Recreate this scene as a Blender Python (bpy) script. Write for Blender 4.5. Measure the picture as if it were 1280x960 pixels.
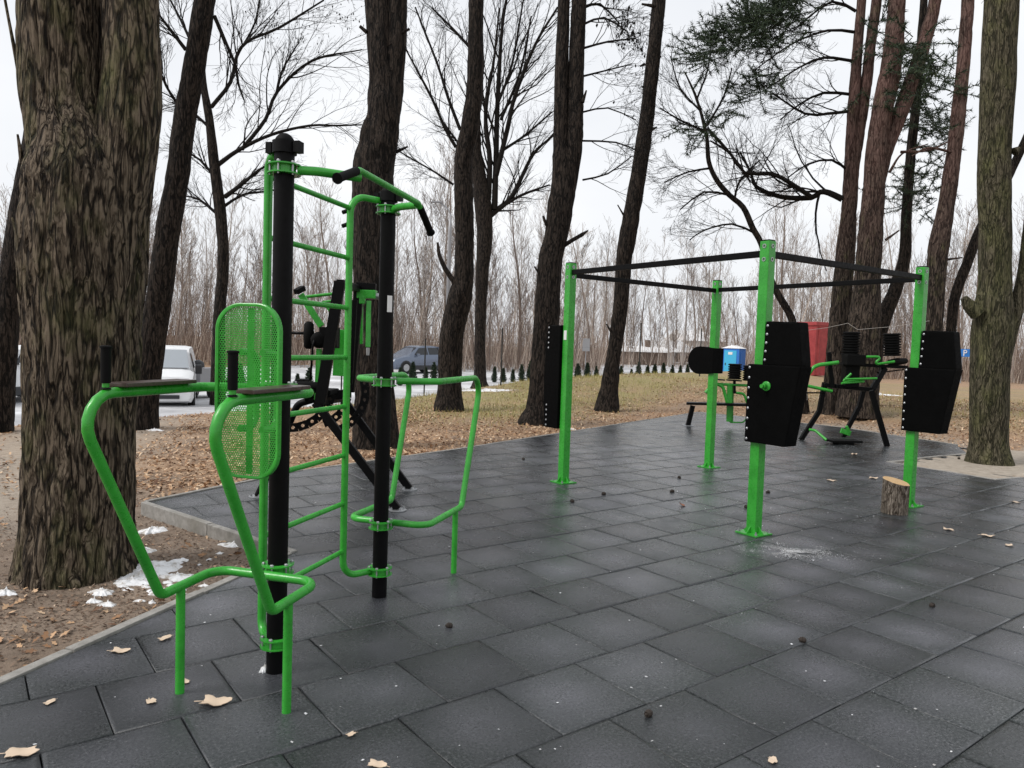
import bpy, bmesh, math, random
import numpy as np
from mathutils import Vector, Matrix, noise

for o in list(bpy.data.objects):
    bpy.data.objects.remove(o)
SC = bpy.context.scene
COL = SC.collection
R = math.radians

# ------------------------------------------------------------------ camera
FPX, PITCH, ROLL, CAMZ = 923.1, -0.0516, 0.0327, 1.594
_f = np.array([0, math.cos(PITCH), math.sin(PITCH)])
_u0 = np.array([0, -math.sin(PITCH), math.cos(PITCH)])
_r0 = np.array([1.0, 0, 0])
CR = math.cos(ROLL) * _r0 + math.sin(ROLL) * _u0
CU = math.cos(ROLL) * _u0 - math.sin(ROLL) * _r0
CF = _f
CPOS = np.array([0, 0, CAMZ])
cd = bpy.data.cameras.new('camera')
cd.sensor_fit = 'HORIZONTAL'
cd.sensor_width = 36
cd.lens = 36 * FPX / 1280
cd.clip_start = 0.05
cd.clip_end = 3000
cam = bpy.data.objects.new('camera', cd)
COL.objects.link(cam)
cam.matrix_world = Matrix(((CR[0], CU[0], -CF[0], 0), (CR[1], CU[1], -CF[1], 0), (CR[2], CU[2], -CF[2], CAMZ), (0, 0, 0, 1)))
SC.camera = cam

# ------------------------------------------------------------------ sky, sun, exposure (overcast winter day)
SUN_EL, SUN_ROT = R(48), R(248)
wd = bpy.data.worlds.new('World')
SC.world = wd
wd.use_nodes = True
wn, wl = wd.node_tree.nodes, wd.node_tree.links
wn.clear()
sky = wn.new('ShaderNodeTexSky')
sky.sky_type = 'NISHITA'
sky.sun_disc = False
sky.sun_elevation = SUN_EL
sky.sun_rotation = SUN_ROT
sky.dust_density = 4
tc = wn.new('ShaderNodeTexCoord')
mp = wn.new('ShaderNodeMapping')
mp.inputs['Scale'].default_value = (1.0, 1.0, 2.6)
nz = wn.new('ShaderNodeTexNoise')
nz.inputs['Scale'].default_value = 1.7
nz.inputs['Detail'].default_value = 5
rp = wn.new('ShaderNodeValToRGB')
rp.color_ramp.elements[0].position = 0.3
rp.color_ramp.elements[0].color = (6.7, 6.95, 7.4, 1)
rp.color_ramp.elements[1].position = 0.7
rp.color_ramp.elements[1].color = (8.5, 8.6, 8.75, 1)
mx = wn.new('ShaderNodeMix')
mx.data_type = 'RGBA'
mx.inputs[0].default_value = 0.94
bg = wn.new('ShaderNodeBackground')
bg.inputs['Strength'].default_value = 0.1
wo = wn.new('ShaderNodeOutputWorld')
wl.new(tc.outputs['Generated'], mp.inputs['Vector'])
wl.new(mp.outputs['Vector'], nz.inputs['Vector'])
wl.new(nz.outputs['Fac'], rp.inputs['Fac'])
wl.new(sky.outputs['Color'], mx.inputs[6])
wl.new(rp.outputs['Color'], mx.inputs[7])
wl.new(mx.outputs[2], bg.inputs['Color'])
wl.new(bg.outputs['Background'], wo.inputs['Surface'])
sd = bpy.data.lights.new('sun', 'SUN')
sd.energy = 2.0
sd.angle = R(24)
sd.color = (1.0, 0.97, 0.93)
sun = bpy.data.objects.new('sun', sd)
COL.objects.link(sun)
# sky sun_rotation: clockwise from +Y
sdir = Vector((math.sin(SUN_ROT) * math.cos(SUN_EL), math.cos(SUN_ROT) * math.cos(SUN_EL), math.sin(SUN_EL)))
sun.rotation_euler = sdir.to_track_quat('Z', 'Y').to_euler()
SC.view_settings.view_transform = 'Standard'
SC.view_settings.look = 'None'
SC.view_settings.gamma = 1
SC.view_settings.exposure = 0.3
SC.render.engine = 'CYCLES'
SC.cycles.max_bounces = 6
SC.cycles.transparent_max_bounces = 8

# ------------------------------------------------------------------ pixel -> place
def ray(px, py):
    return (px - 640) / FPX * CR - (py - 480) / FPX * CU + CF
def G(px, py, z=0.0):
    d = ray(px, py)
    return Vector(CPOS + d * ((z - CAMZ) / d[2]))
def PY(px, py, y):
    d = ray(px, py)
    return Vector(CPOS + d * (y / d[1]))
def sstep(a, b, x):
    t = min(1, max(0, (x - a) / (b - a)))
    return t * t * (3 - 2 * t)
def mix(a, b, t):
    return a + (b - a) * t
RO, RE, RN = (-8.0, 18.4), (0.56, 0.8285), (-0.8285, 0.56)   # edge of the road
def road_pt(x, y):
    return (x - RO[0]) * RN[0] + (y - RO[1]) * RN[1], (x - RO[0]) * RE[0] + (y - RO[1]) * RE[1]
def poly_in(x, y, P):
    c = False
    j = len(P) - 1
    for i in range(len(P)):
        (xi, yi), (xj, yj) = P[i], P[j]
        if (yi > y) != (yj > y) and x < (xj - xi) * (y - yi) / (yj - yi) + xi:
            c = not c
        j = i
    return c
PITZ = []
def zg(x, y):
    p, t = road_pt(x, y)
    road = mix(-0.5, 0.0, sstep(0, 40, t))
    bank = mix(-0.12, 0.42, sstep(3, 14, t))
    z = mix(-0.05 - 0.05 * sstep(1.5, -1.0, x) * sstep(9.5, 7.5, y), bank, sstep(-10.5, -4.5, p))
    z = mix(z, road, sstep(-2.6, 0.2, p))
    d2 = (x - 8.43) * 0.833 + (y - 13.9) * 0.554
    z += 0.3 * sstep(0.2, 4.5, d2) * (1 - sstep(-6, -2, p))
    if PITZ and poly_in(x, y, PITZ):
        return -0.003 + 0.006 * noise.noise((x * 3, y * 3, 0))
    z += 0.02 * (noise.noise((x * 0.8, y * 0.8, 0)))
    if p < -2 and math.hypot(x, y) < 25:
        z += 0.013 * noise.noise((x * 5, y * 5, 3))
    return z
def GG(px, py):
    z = 0.0
    for _ in range(25):
        g = G(px, py, z)
        z = zg(g.x, g.y)
    g.z = z
    return g

# ------------------------------------------------------------------ mesh building
class MB:
    def __init__(s):
        s.v = []
        s.f = []
    def add(s, vs, fs):
        b = len(s.v)
        s.v.extend(vs)
        s.f.extend([tuple(i + b for i in q) for q in fs])
        return s
    def box(s, c, size, rot=None, taper=(1, 1)):
        x, y, z = size[0] / 2, size[1] / 2, size[2] / 2
        P = [Vector((a * x * (taper[0] if k > 0 else 1), b * y * (taper[1] if k > 0 else 1), k * z)) for k in (-1, 1) for a, b in ((-1, -1), (1, -1), (1, 1), (-1, 1))]
        if rot is not None:
            P = [rot @ p for p in P]
        c = Vector(c)
        return s.add([p + c for p in P], [(3, 2, 1, 0), (4, 5, 6, 7), (0, 1, 5, 4), (1, 2, 6, 5), (2, 3, 7, 6), (3, 0, 4, 7)])
    def tube(s, pts, rad, n=10, caps=True, ref=None, sx=1.0):
        pts = [Vector(p) for p in pts]
        m = len(pts)
        if not hasattr(rad, '__len__'):
            rad = [rad] * m
        b = len(s.v)
        prev = None
        for i, p in enumerate(pts):
            t = (pts[min(i + 1, m - 1)] - pts[max(i - 1, 0)])
            if t.length < 1e-9:
                t = Vector((0, 0, 1))
            t.normalize()
            if prev is None:
                a = Vector(ref) if ref is not None else (Vector((0, 0, 1)) if abs(t.z) < 0.9 else Vector((1, 0, 0)))
            else:
                a = prev
            a = a - t * a.dot(t)
            a.normalize()
            prev = a
            c = t.cross(a)
            r = rad[i]
            for k in range(n):
                w = 2 * math.pi * (k + 0.5 * (n == 4)) / n
                s.v.append(p + a * (math.cos(w) * r) + c * (math.sin(w) * r * sx))
        for i in range(m - 1):
            o = b + i * n
            for k in range(n):
                k2 = (k + 1) % n
                s.f.append((o + k, o + k2, o + n + k2, o + n + k))
        if caps:
            s.f.append(tuple(b + k for k in range(n))[::-1])
            s.f.append(tuple(b + (m - 1) * n + k for k in range(n)))
        return s
    def bar(s, a, b, w, h, up=(0, 0, 1)):
        """rectangular bar a->b, w across, h along up"""
        a, b = Vector(a), Vector(b)
        t = (b - a).normalized()
        u = Vector(up)
        u = (u - t * u.dot(t)).normalized()
        c = t.cross(u)
        P = []
        for p in (a, b):
            for i, j in ((-1, -1), (1, -1), (1, 1), (-1, 1)):
                P.append(p + c * (i * w / 2) + u * (j * h / 2))
        return s.add(P, [(0, 1, 2, 3), (7, 6, 5, 4), (0, 4, 5, 1), (1, 5, 6, 2), (2, 6, 7, 3), (3, 7, 4, 0)])
    def lathe(s, prof, n=20, base=(0, 0, 0), axis=(0, 0, 1)):
        q = Vector((0, 0, 1)).rotation_difference(Vector(axis).normalized())
        b = len(s.v)
        base = Vector(base)
        for r, z in prof:
            for k in range(n):
                w = 2 * math.pi * k / n
                s.v.append(base + q @ Vector((r * math.cos(w), r * math.sin(w), z)))
        for i in range(len(prof) - 1):
            o = b + i * n
            for k in range(n):
                k2 = (k + 1) % n
                s.f.append((o + k, o + k2, o + n + k2, o + n + k))
        s.f.append(tuple(b + k for k in range(n))[::-1])
        e = b + (len(prof) - 1) * n
        s.f.append(tuple(e + k for k in range(n)))
        return s
    def prism(s, poly, fr, depth0, depth1):
        """poly of 2D points in frame fr=(origin, ex, ey, en), extruded along en"""
        o, ex, ey, en = fr
        n = len(poly)
        P = [o + ex * x + ey * y + en * depth0 for x, y in poly] + [o + ex * x + ey * y + en * depth1 for x, y in poly]
        F = [tuple(range(n))[::-1], tuple(range(n, 2 * n))]
        for k in range(n):
            k2 = (k + 1) % n
            F.append((k, k2, n + k2, n + k))
        return s.add(P, F)
    def mesh(s, off=(0, 0, 0), name='m'):
        me = bpy.data.meshes.new(name)
        off = Vector(off)
        me.from_pydata([tuple(Vector(v) - off) for v in s.v], [], s.f)
        return me
    def obj(s, name, mat, parent=None, smooth=False, loc=None, bevel=0.0, recalc=True, auto=None):
        off = LOC.get(parent.name, Vector()) if parent is not None else (Vector(loc) if loc is not None else Vector())
        me = s.mesh(off, name)
        if recalc or bevel:
            bm = bmesh.new()
            bm.from_mesh(me)
            if recalc:
                bmesh.ops.recalc_face_normals(bm, faces=bm.faces)
            if bevel:
                es = [e for e in bm.edges if len(e.link_faces) == 2 and e.calc_face_angle(0) > 0.6]
                bmesh.ops.bevel(bm, geom=es, offset=bevel, segments=2, affect='EDGES', profile=0.7)
            bm.to_mesh(me)
            bm.free()
        me.materials.append(mat)
        if smooth:
            me.polygons.foreach_set('use_smooth', [True] * len(me.polygons))
            if auto is not None:
                sharp(me, auto)
        o = bpy.data.objects.new(name, me)
        COL.objects.link(o)
        if parent is not None:
            o.parent = parent
            LOC[o.name] = off
        else:
            o.location = off
            LOC[o.name] = off
        return o
def sharp(me, ang):
    bm = bmesh.new()
    bm.from_mesh(me)
    for e in bm.edges:
        if len(e.link_faces) == 2 and e.calc_face_angle(0) > ang:
            e.smooth = False
    bm.to_mesh(me)
    bm.free()
LOC = {}
def tag(o, label=None, cat=None, group=None, kind=None):
    if label: o['label'] = label
    if cat: o['category'] = cat
    if group: o['group'] = group
    if kind: o['kind'] = kind
    return o
def thing(name, label, cat, loc=(0, 0, 0), group=None, rotz=0.0):
    o = bpy.data.objects.new(name, None)
    o.empty_display_size = 0.1
    COL.objects.link(o)
    o.location = loc
    o.rotation_euler = (0, 0, rotz)
    LOC[o.name] = Vector(loc)
    return tag(o, label, cat, group)
def link_mesh(name, me, parent=None, loc=(0, 0, 0), rot=(0, 0, 0), scale=(1, 1, 1)):
    o = bpy.data.objects.new(name, me)
    COL.objects.link(o)
    o.parent = parent
    o.location = loc
    o.rotation_euler = rot
    o.scale = scale
    return o
def copy_tree(o, parent=None):
    c = o.copy()
    COL.objects.link(c)
    if parent is not None:
        c.parent = parent
    for ch in list(o.children):
        copy_tree(ch, c)
    return c
def fillet(pts, r, n=6):
    pts = [Vector(p) for p in pts]
    if not hasattr(r, '__len__'):
        r = [r] * len(pts)
    out = [pts[0]]
    for i in range(1, len(pts) - 1):
        a, b, c = pts[i - 1], pts[i], pts[i + 1]
        u, v = (a - b), (c - b)
        lu, lv = u.length, v.length
        u.normalize(); v.normalize()
        ang = math.acos(max(-1, min(1, u.dot(v))))
        if ang > 3.1:
            out.append(b); continue
        d = min(r[i] / math.tan(ang / 2), lu * 0.49, lv * 0.49)
        rr = d * math.tan(ang / 2)
        bis = (u + v).normalized()
        cen = b + bis * (rr / math.sin(ang / 2))
        p0, p1 = b + u * d, b + v * d
        w0, w1 = p0 - cen, p1 - cen
        for k in range(n + 1):
            t = k / n
            w = w0.normalized().slerp(w1.normalized(), t) * rr if rr > 1e-6 else w0
            out.append(cen + w)
    out.append(pts[-1])
    return out
def spline(P, step):
    """Catmull-Rom through 4-vectors (x,y,z,r), resampled"""
    P = [np.array(p, float) for p in P]
    P = [2 * P[0] - P[1]] + P + [2 * P[-1] - P[-2]]
    out = []
    for i in range(1, len(P) - 2):
        a, b, c, d = P[i - 1], P[i], P[i + 1], P[i + 2]
        n = max(2, int(np.linalg.norm((c - b)[:3]) / step))
        for k in range(n):
            t = k / n
            q = 0.5 * (2 * b + (c - a) * t + (2 * a - 5 * b + 4 * c - d) * t * t + (3 * b - a - 3 * c + d) * t ** 3)
            q[3] = b[3] + (c[3] - b[3]) * (t * t * (3 - 2 * t))
            out.append(q)
    out.append(P[-2])
    return out

# ------------------------------------------------------------------ materials
def material(name, base, rough=0.6, metal=0.0, spec=0.5, fn=None):
    m = bpy.data.materials.new(name)
    m.use_nodes = True
    nt = m.node_tree
    b = nt.nodes['Principled BSDF']
    b.inputs['Base Color'].default_value = (*base, 1)
    b.inputs['Roughness'].default_value = rough
    b.inputs['Metallic'].default_value = metal
    b.inputs['Specular IOR Level'].default_value = spec
    if fn:
        fn(NT(nt), b)
    return m
class NT:
    def __init__(s, nt):
        s.nt = nt
    def new(s, t, **kw):
        n = s.nt.nodes.new(t)
        for k, v in kw.items():
            if k in n.inputs.keys():
                n.inputs[k].default_value = v
            else:
                setattr(n, k, v)
        return n
    def link(s, a, b):
        s.nt.links.new(a, b)
    def coord(s, scale=(1, 1, 1), kind='Object'):
        t = s.new('ShaderNodeTexCoord')
        m = s.new('ShaderNodeMapping')
        m.inputs['Scale'].default_value = scale
        s.link(t.outputs[kind], m.inputs['Vector'])
        return m.outputs['Vector']
    def noise(s, vec, scale, detail=4, rough=0.55):
        n = s.new('ShaderNodeTexNoise')
        n.inputs['Scale'].default_value = scale
        n.inputs['Detail'].default_value = detail
        n.inputs['Roughness'].default_value = rough
        if vec is not None:
            s.link(vec, n.inputs['Vector'])
        return n.outputs['Fac']
    def ramp(s, fac, stops):
        r = s.new('ShaderNodeValToRGB')
        e = r.color_ramp.elements
        while len(e) < len(stops):
            e.new(0.5)
        for i, (p, c) in enumerate(stops):
            e[i].position = p
            e[i].color = (*c, 1) if hasattr(c, '__len__') else (c, c, c, 1)
        s.link(fac, r.inputs['Fac'])
        return r.outputs['Color']
    def mixc(s, fac, a, b, mode='MIX'):
        m = s.new('ShaderNodeMix')
        m.data_type = 'RGBA'
        m.blend_type = mode
        for sock, val in ((m.inputs[0], fac), (m.inputs[6], a), (m.inputs[7], b)):
            if isinstance(val, (int, float)):
                sock.default_value = val
            elif isinstance(val, tuple):
                sock.default_value = (*val, 1)
            else:
                s.link(val, sock)
        return m.outputs[2]
    def math(s, op, a, b=None):
        m = s.new('ShaderNodeMath')
        m.operation = op
        for i, val in enumerate((a, b)):
            if val is None: continue
            if isinstance(val, (int, float)):
                m.inputs[i].default_value = val
            else:
                s.link(val, m.inputs[i])
        return m.outputs[0]
    def bump(s, h, strength, dist, b):
        n = s.new('ShaderNodeBump')
        n.inputs['Strength'].default_value = strength
        n.inputs['Distance'].default_value = dist
        s.link(h, n.inputs['Height'])
        s.link(n.outputs['Normal'], b.inputs['Normal'])

def f_paint(c1, c2, r0=0.25, r1=0.5):
    def fn(t, b):
        v = t.coord()
        n = t.noise(v, 9, 5)
        t.link(t.ramp(n, [(0.3, c1), (0.75, c2)]), b.inputs['Base Color'])
        t.link(t.ramp(t.noise(v, 40, 3), [(0.3, r0), (0.7, r1)]), b.inputs['Roughness'])
        t.bump(t.noise(v, 220, 2), 0.12, 0.002, b)
    return fn
def f_green(t, b):
    v = t.coord()
    c = t.ramp(t.noise(v, 7, 6, 0.65), [(0.3, (0.021, 0.26, 0.020)), (0.7, (0.042, 0.385, 0.038))])
    grime = t.ramp(t.noise(v, 19, 8, 0.75), [(0.58, 0.0), (0.74, 0.4)])
    c = t.mixc(grime, c, (0.03, 0.10, 0.028))
    chips = t.ramp(t.noise(v, 55, 4, 0.7), [(0.71, 0.0), (0.74, 0.8)])
    c = t.mixc(chips, c, (0.10, 0.16, 0.09))
    t.link(c, b.inputs['Base Color'])
    t.link(t.ramp(t.noise(v, 30, 5, 0.7), [(0.3, 0.16), (0.7, 0.45)]), b.inputs['Roughness'])
    t.bump(t.noise(v, 160, 4), 0.16, 0.002, b)
GREEN = material('green_paint', (0.03, 0.36, 0.05), fn=f_green)
BLACK = material('black_paint', (0.002, 0.002, 0.002), spec=0.12, fn=f_paint((0.0012, 0.0012, 0.0014), (0.003, 0.003, 0.0033), 0.4, 0.6))
RUBBER = material('black_rubber_belt', (0.004, 0.004, 0.004), 0.7, spec=0.06, fn=f_paint((0.001, 0.001, 0.001), (0.0022, 0.0022, 0.0022), 0.6, 0.8))
GRIP = material('grip_rubber', (0.003, 0.003, 0.003), 0.7, spec=0.12)
STEEL = material('galvanised_steel', (0.42, 0.43, 0.44), 0.42, 0.85)
def f_pad(t, b):
    v = t.coord((3, 30, 30))
    t.link(t.ramp(t.noise(v, 3, 5), [(0.3, (0.035, 0.022, 0.018)), (0.7, (0.085, 0.058, 0.05))]), b.inputs['Base Color'])
PADB = material('brown_board', (0.06, 0.04, 0.035), 0.32, fn=f_pad)
WHITEP = material('white_paint', (0.75, 0.75, 0.74), 0.5)
def f_tile(t, b):
    v = t.coord()
    oi = t.new('ShaderNodeObjectInfo')
    off = t.new('ShaderNodeVectorMath')
    off.operation = 'ADD'
    t.link(v, off.inputs[0])
    sc = t.new('ShaderNodeVectorMath')
    sc.operation = 'SCALE'
    t.link(oi.outputs['Location'], sc.inputs[0])
    sc.inputs['Scale'].default_value = 1.0
    t.link(sc.outputs[0], off.inputs[1])
    w = off.outputs[0]
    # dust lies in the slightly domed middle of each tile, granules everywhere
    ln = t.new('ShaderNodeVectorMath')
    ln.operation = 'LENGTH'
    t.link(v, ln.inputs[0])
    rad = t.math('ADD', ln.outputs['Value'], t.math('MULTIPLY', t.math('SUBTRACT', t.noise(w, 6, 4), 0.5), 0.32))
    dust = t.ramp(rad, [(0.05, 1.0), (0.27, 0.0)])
    c = t.ramp(t.noise(w, 75, 4, 0.8), [(0.40, (0.008, 0.011, 0.011)), (0.5, (0.034, 0.040, 0.040)), (0.59, (0.075, 0.080, 0.082)), (0.68, (0.2, 0.2, 0.21))])
    big = t.noise(w, 1.1, 4)
    c = t.mixc(t.ramp(big, [(0.35, 0.0), (0.65, 0.6)]), c, (0.042, 0.043, 0.052))
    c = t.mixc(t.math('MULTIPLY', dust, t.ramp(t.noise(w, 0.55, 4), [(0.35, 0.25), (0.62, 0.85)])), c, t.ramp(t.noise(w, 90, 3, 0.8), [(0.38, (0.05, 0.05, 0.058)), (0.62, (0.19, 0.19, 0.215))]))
    tone = t.ramp(oi.outputs['Random'], [(0.0, 0.6), (1.0, 1.2)])
    c = t.mixc(1.0, c, tone, 'MULTIPLY')
    dn = t.noise(w, 0.75, 6, 0.68)
    damp = t.ramp(dn, [(0.42, 1.0), (0.58, 0.0)])
    c = t.mixc(t.math('MULTIPLY', damp, 0.42), c, (0.012, 0.015, 0.015))
    t.link(c, b.inputs['Base Color'])
    dry = t.ramp(t.noise(w, 2.6, 6, 0.65), [(0.35, 0.2), (0.66, 0.44)])
    rg_ = t.new('ShaderNodeMix')
    t.link(t.math('MULTIPLY', damp, 0.6), rg_.inputs[0])
    t.link(dry, rg_.inputs[2])
    rg_.inputs[3].default_value = 0.17
    t.link(rg_.outputs[0], b.inputs['Roughness'])
    t.bump(t.noise(w, 120, 4, 0.8), 0.5, 0.004, b)
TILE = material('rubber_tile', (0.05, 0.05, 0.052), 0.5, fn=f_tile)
SLAB = material('wet_sub_base', (0.012, 0.012, 0.013), 0.8)
def f_conc(t, b):
    v = t.coord()
    c = t.ramp(t.noise(v, 14, 6, 0.7), [(0.25, (0.17, 0.16, 0.145)), (0.75, (0.36, 0.345, 0.32))])
    c = t.mixc(t.ramp(t.noise(v, 2.3, 4), [(0.5, 0.0), (0.75, 0.6)]), c, (0.13, 0.12, 0.09))
    t.link(c, b.inputs['Base Color'])
    t.bump(t.noise(v, 90, 4), 0.4, 0.006, b)
CONC = material('kerb_concrete', (0.3, 0.29, 0.27), 0.85, fn=f_conc)
def f_ground(t, b):
    v = t.coord()
    at = t.new('ShaderNodeAttribute')
    at.attribute_name = 'grass'
    at2 = t.new('ShaderNodeAttribute')
    at2.attribute_name = 'sand'
    mud = t.ramp(t.noise(v, 2.2, 7, 0.65), [(0.25, (0.10, 0.075, 0.056)), (0.5, (0.19, 0.145, 0.11)), (0.75, (0.30, 0.24, 0.19))])
    lit = t.ramp(t.noise(v, 22, 5, 0.7), [(0.3, (0.13, 0.078, 0.045)), (0.5, (0.33, 0.205, 0.12)), (0.72, (0.50, 0.36, 0.23))])
    at3 = t.new('ShaderNodeAttribute')
    at3.attribute_name = 'mud'
    c = t.mixc(t.math('MULTIPLY', t.math('SUBTRACT', 1.0, at3.outputs['Fac']), t.ramp(t.noise(v, 0.9, 5), [(0.3, 0.25), (0.55, 1.0)])), mud, lit)
    gr = t.ramp(t.noise(v, 17, 5, 0.7), [(0.3, (0.13, 0.125, 0.04)), (0.6, (0.33, 0.27, 0.12)), (0.8, (0.48, 0.39, 0.21))])
    gm = t.math('MULTIPLY', at.outputs['Fac'], t.ramp(t.noise(v, 0.7, 5), [(0.32, 0.25), (0.55, 1.0)]))
    c = t.mixc(gm, c, gr)
    sand = t.ramp(t.noise(v, 9, 6, 0.7), [(0.3, (0.24, 0.20, 0.155)), (0.7, (0.46, 0.40, 0.33))])
    c = t.mixc(at2.outputs['Fac'], c, sand)
    t.link(c, b.inputs['Base Color'])
    t.bump(t.noise(v, 35, 6, 0.7), 0.7, 0.03, b)
GROUND = material('earth_and_litter', (0.15, 0.11, 0.08), 0.9, fn=f_ground)
def f_road(t, b):
    v = t.coord()
    c = t.ramp(t.noise(v, 0.5, 6, 0.65), [(0.3, (0.28, 0.28, 0.29)), (0.5, (0.48, 0.48, 0.49)), (0.7, (0.74, 0.75, 0.77))])
    t.link(c, b.inputs['Base Color'])
    t.bump(t.noise(v, 6, 5), 0.4, 0.03, b)
ROAD = material('slushy_asphalt', (0.4, 0.4, 0.4), 0.7, fn=f_road)
def f_snow(t, b):
    v = t.coord()
    t.link(t.ramp(t.noise(v, 12, 6, 0.7), [(0.36, (0.38, 0.34, 0.29)), (0.5, (0.76, 0.76, 0.77)), (0.7, (0.86, 0.87, 0.89))]), b.inputs['Base Color'])
    t.bump(t.noise(v, 60, 5), 0.5, 0.01, b)
SNOW = material('old_snow', (0.8, 0.81, 0.83), 0.7, fn=f_snow)
def bark(name, dark, mid, light, moss=0.0, red=None, z0=3, z1=6, kx=9.0, bump=1.0, reddark=(0.06, 0.03, 0.024)):
    def fn(t, b):
        v = t.coord((1, 1, 0.17))
        wv = t.new('ShaderNodeTexNoise')
        wv.inputs['Scale'].default_value = kx * 0.8
        wv.inputs['Detail'].default_value = 3
        t.link(v, wv.inputs['Vector'])
        sc = t.new('ShaderNodeVectorMath')
        sc.operation = 'SCALE'
        sc.inputs['Scale'].default_value = 0.09
        t.link(wv.outputs['Color'], sc.inputs[0])
        nv = t.new('ShaderNodeVectorMath')
        nv.operation = 'ADD'
        t.link(v, nv.inputs[0]); t.link(sc.outputs[0], nv.inputs[1])
        # furrow network: zero crossings of stretched noise, two sizes
        def furrow(scale, k):
            n = t.noise(nv.outputs[0], scale, 2.5, 0.5)
            a = t.math('ABSOLUTE', t.math('SUBTRACT', n, 0.5))
            m = t.math('MINIMUM', t.math('MULTIPLY', a, k), 1.0)
            return m
        fa_ = furrow(kx * 1.7, 15.0)
        fb_ = furrow(kx * 4.0, 11.0)
        fine = t.noise(t.coord((1, 1, 0.16)), kx * 11, 6, 0.75)
        fl2 = t.noise(t.coord((1, 1, 0.6)), kx * 5, 5, 0.7)
        h = t.math('ADD', t.math('MULTIPLY', fa_, 0.45), t.math('ADD', t.math('MULTIPLY', fb_, 0.25), t.math('ADD', t.math('MULTIPLY', fine, 0.28), t.math('MULTIPLY', fl2, 0.22))))
        lo, hi = 0.36, 1.0
        c = t.ramp(h, [(lo, dark), (0.70, mid), (hi, light)])
        if red:
            ob = t.new('ShaderNodeTexCoord')
            sp = t.new('ShaderNodeSeparateXYZ')
            t.link(ob.outputs['Object'], sp.inputs[0])
            mr = t.new('ShaderNodeMapRange')
            mr.inputs[1].default_value = z0
            mr.inputs[2].default_value = z1
            t.link(sp.outputs[2], mr.inputs[0])
            k = t.math('MULTIPLY', mr.outputs[0], t.ramp(t.noise(t.coord((1, 1, 0.5)), 3, 4), [(0.3, 0.3), (0.6, 1.0)]))
            c = t.mixc(k, c, t.ramp(h, [(lo, reddark), (hi, red)]))
        if moss:
            m = t.ramp(t.noise(t.coord((1, 1, 0.5)), 3.2, 6, 0.7), [(0.6 - moss * 0.3, 0.0), (0.85 - moss * 0.3, 0.85)])
            c = t.mixc(m, c, t.ramp(h, [(lo, (0.025, 0.03, 0.012)), (hi, (0.13, 0.13, 0.05))]))
        t.link(c, b.inputs['Base Color'])
        t.bump(h, bump, 0.03, b)
    return material(name, mid, 0.9, 0, 0.2, fn)
BARK_BIG = bark('bark_old_maple', (0.007, 0.005, 0.0036), (0.046, 0.034, 0.023), (0.185, 0.145, 0.105), 0.33, kx=9)
BARK_DARK = bark('bark_dark', (0.003, 0.0023, 0.0018), (0.011, 0.0082, 0.0063), (0.05, 0.038, 0.03), 0.0, kx=9)
BARK_PINE = bark('bark_pine', (0.008, 0.006, 0.0048), (0.028, 0.021, 0.0165), (0.10, 0.077, 0.06), 0.15, red=(0.19, 0.115, 0.098), z0=3.5, z1=7.0, kx=8)
BARK_MOSS = bark('bark_mossy', (0.018, 0.016, 0.009), (0.05, 0.045, 0.026), (0.13, 0.112, 0.075), 0.5, kx=11)
TWIG = material('twig_bark', (0.011, 0.009, 0.0075), 0.85, 0, 0.2)
def f_wood(t, b):
    oi = t.new('ShaderNodeObjectInfo')
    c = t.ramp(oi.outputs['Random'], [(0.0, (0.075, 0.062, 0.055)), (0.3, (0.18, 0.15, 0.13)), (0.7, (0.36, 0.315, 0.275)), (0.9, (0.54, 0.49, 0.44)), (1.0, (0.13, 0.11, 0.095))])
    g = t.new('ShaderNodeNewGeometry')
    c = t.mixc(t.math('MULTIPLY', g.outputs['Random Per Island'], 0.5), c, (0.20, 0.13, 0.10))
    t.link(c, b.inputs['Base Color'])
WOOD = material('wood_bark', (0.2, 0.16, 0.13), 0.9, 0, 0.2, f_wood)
def islands(stops):
    def fn(t, b):
        g = t.new('ShaderNodeNewGeometry')
        t.link(t.ramp(g.outputs['Random Per Island'], stops), b.inputs['Base Color'])
    return fn
LEAF = material('dead_leaves', (0.3, 0.2, 0.12), 0.75, 0, 0.3, islands([(0.0, (0.10, 0.05, 0.03)), (0.3, (0.27, 0.15, 0.08)), (0.7, (0.49, 0.31, 0.18)), (1.0, (0.64, 0.49, 0.34))]))
PALELEAF = material('pale_leaf', (0.6, 0.47, 0.35), 0.6, 0, 0.4)
REDLEAF = material('russet_leaf', (0.33, 0.12, 0.06), 0.6, 0, 0.4)
GRASS = material('winter_grass', (0.2, 0.2, 0.06), 0.8, 0, 0.3, islands([(0.0, (0.12, 0.13, 0.03)), (0.5, (0.36, 0.32, 0.10)), (1.0, (0.58, 0.50, 0.24))]))
NEEDLE = material('pine_needles', (0.02, 0.035, 0.018), 0.7, 0, 0.3, islands([(0.0, (0.012, 0.02, 0.011)), (0.6, (0.025, 0.045, 0.022)), (1.0, (0.06, 0.085, 0.04))]))
SPRUCE = material('young_conifer', (0.02, 0.04, 0.02), 0.8, 0, 0.3, islands([(0.0, (0.012, 0.022, 0.013)), (0.6, (0.025, 0.045, 0.024)), (1.0, (0.06, 0.075, 0.035))]))
CHIP = material('ice_and_chips', (0.6, 0.6, 0.6), 0.5, 0, 0.5, islands([(0.0, (0.3, 0.29, 0.28)), (1.0, (0.75, 0.76, 0.78))]))
CONEM = material('pine_cone', (0.025, 0.017, 0.012), 0.8)
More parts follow.
